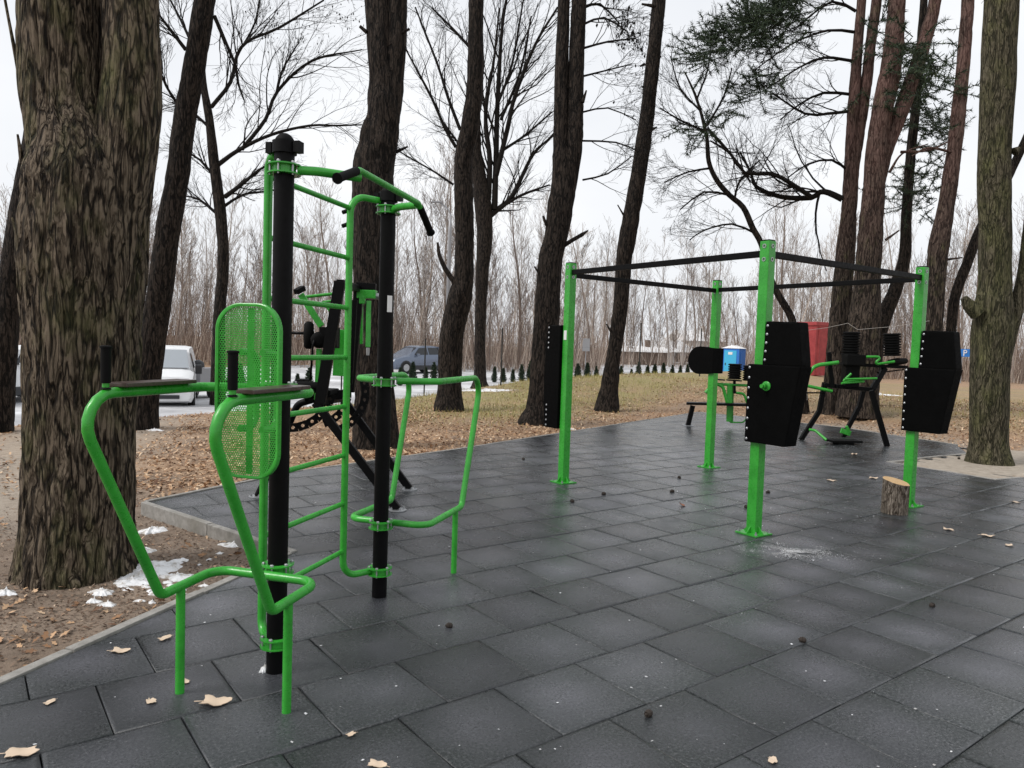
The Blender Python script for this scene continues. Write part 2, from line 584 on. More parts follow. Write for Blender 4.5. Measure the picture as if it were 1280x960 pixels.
def f_cut(t, b):
    v = t.coord()
    wv = t.new('ShaderNodeTexWave')
    wv.wave_type = 'RINGS'
    wv.rings_direction = 'Z'
    wv.inputs['Scale'].default_value = 26
    wv.inputs['Distortion'].default_value = 2.2
    wv.inputs['Detail'].default_value = 3
    t.link(v, wv.inputs['Vector'])
    t.link(t.ramp(wv.outputs['Fac'], [(0.0, (0.42, 0.25, 0.11)), (1.0, (0.66, 0.46, 0.25))]), b.inputs['Base Color'])
CUT = material('fresh_cut_wood', (0.6, 0.42, 0.22), 0.7, fn=f_cut)
SILVERBARK = bark('bark_log', (0.04, 0.03, 0.022), (0.15, 0.115, 0.085), (0.40, 0.345, 0.285), 0.0, kx=26)
GLASS = material('car_glass', (0.015, 0.018, 0.022), 0.06)
WINDSCREEN = material('frosted_windscreen', (0.33, 0.36, 0.39), 0.3)
VANW = material('van_white', (0.74, 0.75, 0.76), 0.3)
CARB = material('car_silver_blue', (0.17, 0.20, 0.26), 0.25, 0.5)
CARD = material('car_dark', (0.02, 0.022, 0.026), 0.4)
TYRE = material('tyre', (0.012, 0.012, 0.012), 0.85)
LAMPG = material('headlight_glass', (0.7, 0.72, 0.74), 0.15)
BLUE = material('toilet_blue', (0.02, 0.16, 0.55), 0.45)
CYAN = material('toilet_door', (0.05, 0.42, 0.68), 0.45)
def f_red(t, b):
    v = t.coord()
    t.link(t.ramp(t.noise(v, 3, 6, 0.7), [(0.3, (0.24, 0.026, 0.03)), (0.7, (0.42, 0.06, 0.065))]), b.inputs['Base Color'])
RED = material('worn_red_paint', (0.3, 0.04, 0.04), 0.55, fn=f_red)
GREY = material('grey_metal', (0.3, 0.3, 0.31), 0.5, 0.3)
WALL = material('house_wall', (0.5, 0.46, 0.42), 0.9)
BARN = material('barn_boards', (0.16, 0.115, 0.09), 0.9)
ROPE = material('rope', (0.45, 0.42, 0.38), 0.8)
SIGNB = material('sign_blue', (0.02, 0.2, 0.62), 0.4)
DARKG = material('dark_post', (0.015, 0.016, 0.016), 0.6)

rng = random.Random(11)
# ------------------------------------------------------------------ ground
def seg_dist(x, y, a, b):
    ax, ay = a
    bx, by = b
    dx, dy = bx - ax, by - ay
    t = max(0, min(1, ((x - ax) * dx + (y - ay) * dy) / (dx * dx + dy * dy)))
    return math.hypot(x - ax - t * dx, y - ay - t * dy)
def g2(px, py):
    g = G(px, py)
    return (g.x, g.y)
k0, k1, notch, corner = g2(0, 857), g2(290, 726), g2(373, 689), g2(184, 628)
kdir = Vector((notch[0] - k0[0], notch[1] - k0[1])).normalized()
kstart = (k0[0] - kdir.x * 3.4, k0[1] - kdir.y * 3.4)
far_a, far_m, far_b, far_c, far_d = g2(380, 588), g2(560, 563), g2(874, 515), g2(1050, 534), g2(1195, 556)
pit_c, pit_a, pit_b, pit_e = g2(1208, 566), g2(1107, 577), g2(1245, 600), g2(1280, 597)
PAVE = [kstart, notch, corner, far_a, far_m, far_b, far_c, far_d, pit_c, pit_a, pit_b, pit_e, (13.0, 11.5), (13.0, -0.2)]
PIT = [pit_c, pit_a, pit_b, pit_e, (11, 11), (11.5, 13.5), (8.8, 13.6)]

PITZ.extend(PIT)
def build_ground():
    verts, faces = [], []
    na = 300
    angs = []
    for i in range(na):
        angs.append(2 * math.pi * i / na)
    # finer angular steps ahead
    angs = sorted(set([round(math.pi / 2 + R(a), 5) for a in np.arange(-60, 60.01, 0.4)] + [round(math.pi / 2 + R(a), 5) for a in np.arange(60, 300, 5)]))
    radii = [0.4]
    while radii[-1] < 1500:
        radii.append(radii[-1] * (1.03 if radii[-1] < 60 else 1.25))
    grass, sand, mudv = [], [], []
    n = len(angs)
    for r in radii:
        for a in angs:
            x, y = r * math.cos(a), r * math.sin(a)
            z = zg(x, y) if r < 300 else 0.0
            if poly_in(x, y, PAVE):
                z = min(z, -0.06)
            verts.append((x, y, z))
            p, t = road_pt(x, y)
            g = sstep(-9.5, -6.5, p) * sstep(-1, 6, t)
            d2 = (x - 8.43) * 0.833 + (y - 13.9) * 0.554
            g = max(g, 0.45 * sstep(1.5, 4, d2))
            if r > 45: g = 0
            grass.append(g)
            s = 0.0
            if r < 40:
                if poly_in(x, y, PIT): s = 1.0
                s = max(s, 0.8 * (1 - sstep(0.2, 1.4, seg_dist(x, y, far_c, far_d))))
                s = max(s, 0.75 * (1 - sstep(0.5, 2.2, seg_dist(x, y, (-5.6, 6.5), (-7.5, 14)))))
            sand.append(s)
            mudv.append(0.85 * sstep(1.5, -0.5, x) * sstep(9.0, 7.0, y))
    for i in range(len(radii) - 1):
        for k in range(n):
            k2 = (k + 1) % n
            faces.append((i * n + k, i * n + k2, (i + 1) * n + k2, (i + 1) * n + k))
    faces.append(tuple(range(n))[::-1])
    me = bpy.data.meshes.new('ground')
    me.from_pydata(verts, [], faces)
    for nm, arr in (('grass', grass), ('sand', sand), ('mud', mudv)):
        at = me.attributes.new(nm, 'FLOAT', 'POINT')
        at.data.foreach_set('value', arr)
    me.polygons.foreach_set('use_smooth', [True] * len(me.polygons))
    bm = bmesh.new(); bm.from_mesh(me); bmesh.ops.recalc_face_normals(bm, faces=bm.faces)
    if sum(f.normal.z for f in bm.faces) < 0: bmesh.ops.reverse_faces(bm, faces=bm.faces)
    bm.to_mesh(me); bm.free()
    me.materials.append(GROUND)
    o = bpy.data.objects.new('ground', me)
    COL.objects.link(o)
    tag(o, kind='structure')
build_ground()

# road beyond the lawn
mb = MB()
nt_, np_ = 90, 14
for i in range(nt_):
    t = -45 + 190 * i / (nt_ - 1)
    for j in range(np_):
        p = mix(0.1 + 0.35 * noise.noise((t * 0.4, 0, 5)), 23, j / (np_ - 1)) 
        x, y = RO[0] + RE[0] * t + RN[0] * p, RO[1] + RE[1] * t + RN[1] * p
        mb.v.append(Vector((x, y, zg(x, y) + 0.03)))
for i in range(nt_ - 1):
    for j in range(np_ - 1):
        a = i * np_ + j
        mb.f.append((a, a + np_, a + np_ + 1, a + 1))
tag(mb.obj('road', ROAD, smooth=True), kind='structure')

# ------------------------------------------------------------------ rubber paving
YAW, TX0, TY0, TS = 0.6443, -0.6393, 2.9151, 0.5
TC, TSN = math.cos(YAW), math.sin(YAW)
def tile_w(u, v):
    return (TX0 + u * TC - v * TSN, TY0 + u * TSN + v * TC)
def clip(poly, x0, x1, y0, y1):
    def cut(P, inside, inter):
        out = []
        for i in range(len(P)):
            a, b = P[i - 1], P[i]
            ia, ib = inside(a), inside(b)
            if ib:
                if not ia: out.append(inter(a, b))
                out.append(b)
            elif ia:
                out.append(inter(a, b))
        return out
    def ix(c): return lambda a, b: (c, a[1] + (b[1] - a[1]) * (c - a[0]) / (b[0] - a[0]))
    def iy(c): return lambda a, b: (a[0] + (b[0] - a[0]) * (c - a[1]) / (b[1] - a[1]), c)
    for ins, it in ((lambda p: p[0] >= x0, ix(x0)), (lambda p: p[0] <= x1, ix(x1)), (lambda p: p[1] >= y0, iy(y0)), (lambda p: p[1] <= y1, iy(y1))):
        if not poly: return []
        poly = cut(poly, ins, it)
    return poly
def area(P):
    return 0.5 * sum(P[i - 1][0] * P[i][1] - P[i][0] * P[i - 1][1] for i in range(len(P)))
mb = MB()
mb.add([Vector((x, y, -0.03)) for x, y in PAVE] + [Vector((x, y, -0.10)) for x, y in PAVE], [tuple(range(len(PAVE)))] + [(i, (i + 1) % len(PAVE), len(PAVE) + (i + 1) % len(PAVE), len(PAVE) + i) for i in range(len(PAVE))])
pave = mb.obj('rubber_paving', SLAB)
tag(pave, kind='structure')
puv = [((x - TX0) * TC + (y - TY0) * TSN, -(x - TX0) * TSN + (y - TY0) * TC) for x, y in PAVE]
def tile_mesh(P):
    """P: polygon about the tile centre; a slab with a rounded upper edge"""
    n = len(P)
    if area(P) < 0: P = P[::-1]
    cx, cy = sum(p[0] for p in P) / n, sum(p[1] for p in P) / n
    def ring(ins, z):
        out = []
        for x, y in P:
            dx, dy = cx - x, cy - y
            l = math.hypot(dx, dy) or 1
            k = min(0.5, ins * 1.41 / l)
            out.append(Vector((x + dx * k, y + dy * k, z)))
        return out
    m = MB()
    m.add(ring(0, -0.028) + ring(0, -0.004) + ring(0.0025, -0.0008) + ring(0.02, 0.0),
          [tuple(range(3 * n, 4 * n))] + [(r * n + i, r * n + (i + 1) % n, (r + 1) * n + (i + 1) % n, (r + 1) * n + i) for r in range(3) for i in range(n)])
    return m
h = TS / 2 - 0.0028
full_mb = tile_mesh([(-h, -h), (h, -h), (h, h), (-h, h)])
full_me = full_mb.mesh(name='tile')
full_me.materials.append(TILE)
for pgn in full_me.polygons: pgn.use_smooth = True
tiles = []
for jv in range(-22, 26):
    for iu in range(-30, 40):
        cu = (iu + 0.5 + (0.5 if jv % 2 else 0.0)) * TS
        cv = (jv + 0.5) * TS
        P = clip(puv, cu - h, cu + h, cv - h, cv + h)
        if len(P) < 3: continue
        a = abs(area(P))
        if a < 0.002: continue
        x, y = tile_w(cu, cv)
        full = a > (2 * h) ** 2 * 0.999
        tiles.append((x, y, full, [(p[0] - cu, p[1] - cv) for p in P]))
def in_view(x, y):
    d = Vector((x, y, -CAMZ))
    fw = d.dot(Vector(CF))
    if fw < 0.3: return False
    px, py = 640 + FPX * d.dot(Vector(CR)) / fw, 480 - FPX * d.dot(Vector(CU)) / fw
    return -90 < px < 1370 and py < 1080
tiles.sort(key=lambda q: (not in_view(q[0], q[1]), q[0] ** 2 + q[1] ** 2))
rest = MB()
tr = random.Random(5)
for i, (x, y, full, P) in enumerate(tiles):
    dz = tr.uniform(-0.0018, 0.0014)
    rot = (tr.uniform(-0.002, 0.002), tr.uniform(-0.002, 0.002), YAW + tr.uniform(-0.003, 0.003))
    if i < 300:
        if full:
            me = full_me
        else:
            me = tile_mesh(P).mesh(name='tile_cut')
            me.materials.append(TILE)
        link_mesh('tile', me, pave, (x, y, dz), rot)
    else:
        mm = full_mb if full else tile_mesh(P)
        M = Matrix.Translation((x, y, dz)) @ Matrix.Rotation(rot[2], 4, 'Z')
        rest.add([M @ v for v in mm.v], mm.f)
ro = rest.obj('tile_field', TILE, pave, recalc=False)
tag(ro, kind='stuff')

# kerb stones
mbk = MB()
kerb = bpy.data.objects.new('kerb', None)
COL.objects.link(kerb)
LOC[kerb.name] = Vector()
tag(kerb, kind='structure')
def kerb_run(a, b, w=0.06, top=0.012, side=1, L=1.0):
    a, b = Vector((*a, 0)), Vector((*b, 0))
    d = b - a
    n = max(1, round(d.length / L))
    t = d.normalized()
    nn = Vector((-t.y, t.x, 0)) * side
    for i in range(n):
        p0, p1 = a + d * (i / n) + t * 0.004, a + d * ((i + 1) / n) - t * 0.004
        m = MB()
        dz = rng.uniform(-0.004, 0.004)
        c = (p0 + p1) / 2 + nn * (w / 2 + 0.004)
        m.box((c.x, c.y, top - 0.11 + dz), ((p1 - p0).length, w, 0.22), Matrix.Rotation(math.atan2(t.y, t.x) + rng.uniform(-0.003, 0.003), 3, 'Z'))
        m.obj('kerb_stone', CONC, kerb, bevel=0.006)
nx = 0.07
kerb_run(kstart, (notch[0] - kdir.x * nx, notch[1] - kdir.y * nx))
kerb_run(notch, corner)
kerb_run(corner, far_a, top=0.008, w=0.05)
kerb_run(far_a, far_m, top=0.006, w=0.05)
kerb_run(far_m, far_b, top=0.004, w=0.05)
kerb_run(far_b, far_c, top=0.004, w=0.05)
kerb_run(far_c, far_d, top=0.006)
kerb_run(pit_c, pit_a, top=0.006)
kerb_run(pit_a, pit_b, top=0.004)
kerb_run(pit_b, pit_e, top=0.004)

# ------------------------------------------------------------------ pull-up and dip station
PA, PB = G(345, 838), G(474, 745)
ST = (PB - PA).normalized()
SL = (PB - PA).length
SN = Vector((-ST.y, ST.x, 0))
def SP(s, n, z):
    return PA + ST * s + SN * n + Vector((0, 0, z))
stn = thing('workout_station', 'green and black pull-up and dip station with ladder and mesh backrest', 'exercise station', (PA + PB) / 2)
def clampring(p, z, arms=(), parent=stn, mat=GREEN, r=0.076):
    m = MB()
    c = Vector((p.x, p.y, z))
    m.lathe([(0.047, 0.017), (r, 0.017), (r, 0.023), (0.047, 0.023)], 28, c)
    m.lathe([(0.047, -0.023), (r, -0.023), (r, -0.017), (0.047, -0.017)], 28, c)
    m.lathe([(0.046, -0.02), (0.053, -0.02), (0.053, 0.02), (0.046, 0.02)], 28, c)
    o = m.obj('clamp', mat, parent, smooth=True, auto=0.6)
    for k in range(6):
        w = k * math.pi / 3 + 0.4
        b = MB()
        b.lathe([(0.0045, -0.03), (0.0045, 0.03)], 8, c + Vector((math.cos(w) * 0.064, math.sin(w) * 0.064, 0)))
        b.lathe([(0.009, 0.023), (0.009, 0.03), (0.006, 0.034)], 6, c + Vector((math.cos(w) * 0.064, math.sin(w) * 0.064, 0)))
        b.obj('bolt', STEEL, o)
    return o
for p in (PA, PB):
    m = MB()
    m.lathe([(0.046, -0.05), (0.046, 2.46)], 28, p)
    o = m.obj('post', BLACK, stn, smooth=True, auto=0.8)
    m = MB()
    m.lathe([(0.047, 2.455)] + [(0.047 * math.cos(a), 2.49 + 0.052 * math.sin(a)) for a in np.linspace(0, 1.5, 8)], 28, p)
    m.obj('post_cap', GRIP, o, smooth=True, auto=0.8)
    # top collar with lugs
    m = MB()
    c = Vector((p.x, p.y, 2.475))
    m.lathe([(0.046, -0.028), (0.056, -0.028), (0.056, 0.028), (0.046, 0.028)], 28, c)
    for sg in (-1, 1):
        m.box(c + SN * (sg * 0.072) , (0.03, 0.045, 0.05), Matrix.Rotation(math.atan2(SN.y, SN.x), 3, 'Z'))
    m.obj('collar', BLACK, stn, smooth=True, auto=0.5)
    # snow clod / white label
clampring(PA, 2.375, mat=GREEN); clampring(PB, 2.395)
clampring(PA, 0.50); clampring(PA, 0.145)
clampring(PB, 1.345); clampring(PB, 0.455); clampring(PB, 0.163)
clampring(PA, 1.36)
m = MB()
lb = PY(486.5, 380, PB.y - 0.02)
rq = Matrix.Rotation(math.atan2(0.55, 0.83), 3, 'Z')
m.box(PB + Vector((0.028, -0.036, lb.z)), (0.032, 0.0025, 0.10), Matrix.Rotation(math.atan2(0.028, 0.036), 3, 'Z'))
m.obj('label_plate', WHITEP, stn)

# ladder
lad = MB()
r1, r2, rn = 0.1, SL - 0.2, 0.15
lad.tube(fillet([SP(0.01, 0.05, 2.45), SP(r1, rn, 2.45), SP(r1, rn, 0.145), SP(0.015, 0.06, 0.145)], 0.1), 0.0205, 14)
lo = lad.obj('ladder_rail', GREEN, stn, smooth=True, auto=0.9)
lad2 = MB()
lad2.tube(fillet([SP(SL - 0.02, 0.05, 2.45), SP(r2, rn, 2.45), SP(r2, rn, 0.163), SP(SL - 0.03, 0.05, 0.163)], 0.1), 0.0205, 14)
lo2 = lad2.obj('ladder_rail', GREEN, stn, smooth=True, auto=0.9)
for k in range(8):
    z = 0.322 + k * 0.2931
    m = MB()
    m.tube([SP(r1, rn, z), SP(r2, rn, z)], 0.0145, 12)
    m.obj('rung', GREEN, lo if k % 2 else lo2, smooth=True, auto=0.9)
    for rr in (r1, r2):
        pass
for z in (2.36, 2.28):
    m = MB()
    m.tube([SP(r2, rn + 0.015, z), SP(r2, rn + 0.05, z - 0.01)], 0.013, 8)
    m.obj('rail_bolt', GRIP, lo2, smooth=True, auto=0.7)

# pull-up bar
ZP = 2.375
N1, F1 = 0.2, SL - 0.2
nb = -0.28
pb = MB()
pb.tube(fillet([SP(N1 - 0.14, nb, ZP - 0.02), SP(N1, nb, ZP + 0.035), SP(F1, nb, ZP + 0.02), SP(F1 + 0.10, nb, ZP - 0.045)], 0.05), 0.0165, 14)
pbo = pb.obj('pull_up_bar', GREEN, stn, smooth=True, auto=0.9)
for a, b in ((SP(N1 - 0.205, nb, ZP - 0.048), SP(N1 - 0.03, nb, ZP + 0.025)), (SP(F1 + 0.03, nb, ZP + 0.002), SP(F1 + 0.20, nb, ZP - 0.115))):
    m = MB()
    m.tube([a, b], 0.021, 14)
    m.tube([a, a + (a - b).normalized() * 0.008] if a == SP(N1 - 0.205, nb, ZP - 0.048) else [b, b + (b - a).normalized() * 0.008], 0.026, 14)
    m.obj('hand_grip', GRIP, pbo, smooth=True, auto=0.7)
for pts in ([SP(0.02, -0.06, 2.375), SP(0.05, -0.14, 2.375), SP(N1 + 0.02, nb + 0.005, ZP + 0.005)],
            [SP(SL - 0.03, -0.05, 2.395), SP(SL - 0.1, -0.12, 2.395), SP(F1 + 0.005, nb + 0.01, ZP + 0.01)]):
    m = MB()
    m.tube(fillet(pts, 0.08), 0.0215, 14)
    m.obj('bar_arm', GREEN, stn, smooth=True, auto=0.9)

# dip frame with backrest at the first post
DN = 0.27
def dip_frame(s0, sg, low, zl, leg_s, top_s, ztop, zarm, end_s):
    def P(s, n, z): return SP(s0 + sg * s, n, z)
    m = MB()
    pts = [P(end_s - 0.15, 0.06, zarm), P(end_s, DN + 0.01, zarm), P(top_s + 0.02, DN + 0.01, zarm), P(low, DN, zl - 0.01), P(0.09, DN, zl)]
    right = [P(0.09, -DN, zl), P(low, -DN, zl - 0.01), P(top_s + 0.02, -DN - 0.01, zarm), P(end_s, -DN - 0.01, zarm), P(end_s - 0.15, -0.06, zarm)]
    m.tube(fillet(pts + right, [0, 0.07, 0.12, 0.055, 0.09, 0.09, 0.055, 0.12, 0.07, 0]), 0.0212, 14)
    o = m.obj('dip_bar_frame', GREEN, stn, smooth=True, auto=0.9)
    for k in (-1, 1):
        m = MB()
        m.tube([P(leg_s, k * DN, -0.01), P(leg_s, k * DN, zl - 0.005)], 0.0195, 14)
        m.obj('leg', GREEN, stn, smooth=True, auto=0.9)
    m = MB()
    m.tube([P(0.05, 0, zl), P(0.1, 0, zl)], 0.018, 10)
    m.obj('bracket', GREEN, o, smooth=True, auto=0.9)
    return o, P
df, DP = dip_frame(0, -1, 0.46, 0.49, 0.335, 0.89, 1.25, 1.362, 0.2)
for k in (-1, 1):
    n0 = k * (DN + 0.012)
    m = MB()
    c = (DP(0.69, n0, 1.392) + DP(0.3, n0, 1.392)) / 2
    m.box(c, (0.4, 0.105, 0.016), Matrix.Rotation(math.atan2(ST.y, ST.x), 3, 'Z'))
    m.obj('arm_pad', PADB, stn, bevel=0.004)
    m = MB()
    m.lathe([(0.012, 1.375), (0.02, 1.378), (0.012, 1.385), (0.012, 1.40), (0.018, 1.402), (0.0185, 1.535), (0.022, 1.535), (0.022, 1.542), (0.012, 1.545)], 16, DP(0.745, n0, 0))
    m.obj('hand_grip', GRIP, stn, smooth=True, auto=0.6)
    m = MB()
    m.tube([DP(0.745, n0, 1.36), DP(0.745, n0, 1.40)], 0.013, 10)
    m.obj('grip_stem', GREEN, stn, smooth=True, auto=0.9)
# perforated backrest
BW, BH, BR_, BS = 0.162, 0.385, 0.12, -0.24
BC = 1.357
def rrect(hw, hh, r, n=7):
    P = []
    for cx, cy, a0 in ((hw - r, hh - r, 0), (-hw + r, hh - r, 90), (-hw + r, -hh + r, 180), (hw - r, -hh + r, 270)):
        for k in range(n):
            a = R(a0 + 90 * k / (n - 1))
            P.append((cx + r * math.cos(a), cy + r * math.sin(a)))
    return P
def bpos(x, y, d=0.0):
    cur = 0.025 * (x / BW) ** 2 + 0.02 * (y / BH) ** 2 - 0.0
    return SP(BS - cur * 0.6 - d, x, BC + y)
m = MB()
pt = 0.0112
outl = rrect(BW - 0.004, BH - 0.004, BR_ - 0.004)
for j in range(-45, 46):
    for i in range(-20, 21):
        x = (i + (0.5 if j % 2 else 0)) * pt
        y = j * pt * 0.866
        if not poly_in(x, y, outl): continue
        vs = []
        for rr in (pt * 0.58, pt * 0.37):
            for k in range(6):
                a = math.pi / 6 + k * math.pi / 3
                vs.append(bpos(x + rr * math.cos(a), y + rr * math.sin(a)))
        m.add(vs, [(k, (k + 1) % 6, 6 + (k + 1) % 6, 6 + k) for k in range(6)])
br = m.obj('backrest', GREEN, stn, recalc=False)
m = MB()
rim = rrect(BW, BH, BR_, 10)
n = len(rim)
vs = []
for ins, d in ((0.0, -0.02), (0.0, 0.002), (0.004, 0.005), (0.014, 0.004), (0.014, 0.0), (0.005, -0.002), (0.005, -0.02)):
    k = 1 - ins / BW
    for x, y in rim:
        vs.append(bpos(x * k, y * (1 - ins / BH), d))
m.add(vs, [(r * n + i, r * n + (i + 1) % n, ((r + 1) % 7) * n + (i + 1) % n, ((r + 1) % 7) * n + i) for r in range(7) for i in range(n)])
m.obj('rim', GREEN, br, smooth=True, auto=0.7)
for k in (-1, 1):
    m = MB()
    m.tube(fillet([SP(BS + 0.012, k * 0.055, BC + 0.17), SP(BS + 0.13, k * 0.055, BC + 0.17), SP(BS + 0.13, k * 0.055, BC - 0.17), SP(BS + 0.012, k * 0.055, BC - 0.17)], 0.06), 0.016, 12)
    m.obj('backrest_bracket', GREEN, stn, smooth=True, auto=0.9)
m = MB()
m.tube([SP(BS + 0.125, -0.06, BC), SP(BS + 0.125, 0.06, BC)], 0.016, 10)
m.tube([SP(BS + 0.125, 0, BC), SP(-0.04, 0, BC)], 0.018, 10)
m.obj('backrest_stay', GREEN, stn, smooth=True, auto=0.9)
m = MB()
m.bar(SP(BS + 0.004, 0.0, BC - BH + 0.02), SP(BS + 0.004, 0.0, BC + BH - 0.02), 0.03, 0.006, up=ST)
m.obj('backrest_rib', GREEN, br)
# second dip frame behind the second post
df2, DP2 = dip_frame(SL, 1, 0.745, 0.45, 0.62, 1.06, 1.2, 1.352, 0.2)

# ------------------------------------------------------------------ boxing frame
FP = {'fl': G(704, 603), 'bl': G(886, 584), 'fr': G(942, 667), 'br': G(1135, 632)}
fdir = (FP['bl'] - FP['fl'] + FP['br'] - FP['fr']).normalized()       # u'
fnor = Vector((-fdir.y, fdir.x, 0))                                   # v'
fz = math.atan2(fdir.y, fdir.x)
RZ = Matrix.Rotation(fz, 3, 'Z')
box = thing('boxing_frame', 'four green square posts joined by black top beams with black punch bags', 'boxing frame', sum(FP.values(), Vector()) / 4)
PH = 2.575
for key, p in FP.items():
    m = MB()
    m.box(p + Vector((0, 0, PH / 2)), (0.095, 0.095, PH), RZ)
    po = m.obj('post', GREEN, box, bevel=0.008)
    m = MB()
    m.box(p + Vector((0, 0, PH + 0.004)), (0.088, 0.088, 0.012), RZ)
    m.obj('post_cap', GRIP, po, bevel=0.003)
    m = MB()
    m.box(p + Vector((0, 0, 0.008)), (0.225, 0.225, 0.012), RZ)
    for k in range(4):
        d = (fdir, fnor, -fdir, -fnor)[k]
        e = Vector((-d.y, d.x, 0))
        m.prism([(0.0475, 0.014), (0.105, 0.014), (0.0475, 0.075)], (p, d, Vector((0, 0, 1)), e), -0.004, 0.004)
    bp = m.obj('base_plate', GREEN, po)
    for a in (-1, 1):
        for b in (-1, 1):
            q = p + fdir * (a * 0.09) + fnor * (b * 0.09)
            m = MB()
            m.lathe([(0.013, 0.014), (0.013, 0.026), (0.007, 0.026), (0.007, 0.042)], 8, q)
            m.obj('bolt', STEEL, bp)
    for zz in (PH - 0.045, PH - 0.16):
        for dn, dd in ((-fdir, fnor), (-fnor, fdir)):
            m = MB()
            m.lathe([(0.019, 0.0), (0.019, 0.004), (0.0115, 0.004), (0.0115, -0.003)], 16, p + dn * 0.0475 + Vector((0, 0, zz)), dn)
            m.obj('bolt_ring', STEEL, po)
for a, b, dz in (('fl', 'fr', 0.0), ('fl', 'bl', -0.03), ('bl', 'br', -0.02), ('fr', 'br', -0.005)):
    d = (FP[b] - FP[a]).normalized()
    m = MB()
    m.bar(FP[a] + d * 0.045 + Vector((0, 0, 2.47 + dz)), FP[b] - d * 0.045 + Vector((0, 0, 2.47 + dz)), 0.05, 0.055)
    m.obj('top_beam', BLACK, box, bevel=0.005)
def bag(p, out, prof, t, name, rivets=(), bev=0.03):
    """punch bag: profile in (outward, z), thickness t across"""
    e = Vector((-out.y, out.x, 0))
    m = MB()
    m.prism(prof, (p, out, Vector((0, 0, 1)), e), -t, t)
    o = m.obj(name, RUBBER, box, bevel=bev)
    for x, z, sd in rivets:
        m = MB()
        m.lathe([(0.0115, -0.002), (0.0115, 0.003), (0.006, 0.006)], 10, p + out * x + Vector((0, 0, z)) + e * (sd * (t + 0.001)), e * sd)
        m.obj('rivet', STEEL, o)
    return o
def zat(p, py, px):
    """height above ground of pixel row at distance of p"""
    return PY(px, py, p.y).z
for key, zt, zm, zb in (('fr', zat(FP['fr'], 404, 975), zat(FP['fr'], 456, 975), zat(FP['fr'], 553, 960)), ('br', zat(FP['br'], 415, 1165), zat(FP['br'], 460, 1165), zat(FP['br'], 539, 1160))):
    p = FP[key]
    out = -fnor
    sd = 1 if Vector((-out.y, out.x, 0)).dot(-fdir) > 0 else -1
    bl = bag(p, out, [(-0.085, zb), (0.32, zb), (0.425, zm - 0.05), (0.435, zm - 0.005), (-0.085, zm)], 0.085, 'punch_bag', [(-0.062, zb + 0.03 + k * (zm - zb - 0.06) / 7, sd) for k in range(8)], 0.012)
    bu = bag(p, out, [(0.05, zm - 0.012), (0.432, zm - 0.012), (0.43, zm + 0.03), (0.385, zt), (0.07, zt + 0.01)], 0.072, 'punch_bag', [(0.078 + 0.0035 * k, zm + 0.04 + k * (zt - zm - 0.07) / 4, sd) for k in range(5)], 0.018)
    if key == 'fr':
        m = MB()
        e = Vector((-out.y, out.x, 0)) * sd
        q = p + out * 0.12 + Vector((0, 0, zat(p, 482, 967)))
        m.lathe([(0.042, 0.086), (0.042, 0.094), (0.03, 0.10), (0.022, 0.102), (0.022, 0.135), (0.016, 0.137), (0.016, 0.16)], 18, q, e)
        m.obj('fixing_bolt', GREEN, box, smooth=True, auto=0.6)
p = FP['fl']
zt, zb = zat(p, 406, 693), zat(p, 536, 690)
sd = 1 if Vector((-fnor.y, fnor.x, 0)).dot(-fdir) > 0 else -1
bag(p, fnor, [(0.05, zb), (0.30, zb), (0.33, zb + 0.2), (0.34, (zt + zb) / 2), (0.32, zt - 0.15), (0.29, zt), (0.05, zt)], 0.085, 'punch_bag', [(0.265, zb + 0.03 + k * 0.06, sd) for k in range(5)] + [(0.265, zt - 0.03 - k * 0.06, sd) for k in range(5)], 0.02)
m = MB()
m.box(p - fdir * 0.05 + Vector((0, 0, zat(p, 419, 707))), (0.004, 0.05, 0.11), RZ)
m.obj('label_plate', WHITEP, box)
p = FP['bl']
zt, zb = zat(p, 433, 880), zat(p, 468, 880)
rr = (zt - zb) / 2
zc = (zt + zb) / 2
prof = [(-0.05, zb + 0.02), (0.18, zb)] + [(0.2 + rr * math.cos(a), zc + rr * math.sin(a)) for a in np.linspace(-math.pi / 2, math.pi / 2, 14)] + [(0.18, zt), (-0.05, zt - 0.02)]
bag(p + fdir * 0.03, fnor, prof, 0.11, 'punch_bag', [], 0.006)

# ------------------------------------------------------------------ press machine behind the ladder
def foot_plate(parent, p, r=0.085):
    m = MB()
    m.lathe([(r, 0.001), (r, 0.010), (r * 0.92, 0.012)], 18, (p.x, p.y, p.z))
    o = m.obj('foot_plate', STEEL, parent)
    for k in range(4):
        w = k * math.pi / 2 + 0.5
        b = MB()
        b.lathe([(0.011, 0.010), (0.011, 0.024), (0.006, 0.024), (0.006, 0.036)], 6, p + Vector((math.cos(w) * r * 0.72, math.sin(w) * r * 0.72, 0)))
        b.obj('bolt', STEEL, o)
pm = thing('press_machine', 'black framed press machine with green levers and perforated arc plates on dark tiles', 'exercise machine', G(420, 600))
fa, fb, fc = G(497, 638), G(512, 612), G(322, 621)
ya, yb = fa.y, fb.y
def part(name, mat, parent, *ops, **kw):
    m = MB()
    for op in ops:
        getattr(m, op[0])(*op[1:])
    return m.obj(name, mat, parent, **kw)
for f_, (sx_, sy_), (tx_, ty_), (bx_, by_), yy in ((fa, (394, 503), (425, 352), (400, 505), ya), (fb, (428, 497), (449, 360), (437, 490), yb)):
    part('strut', BLACK, pm, ('bar', f_ + Vector((0, 0, 0.01)), PY(sx_, sy_, yy), 0.055, 0.075), bevel=0.005)
    part('upright', BLACK, pm, ('bar', PY(bx_, by_, yy), PY(tx_, ty_, yy), 0.06, 0.1, (1, 0, 0)), bevel=0.005)
    foot_plate(pm, f_)
foot_plate(pm, fc)
yc = fc.y
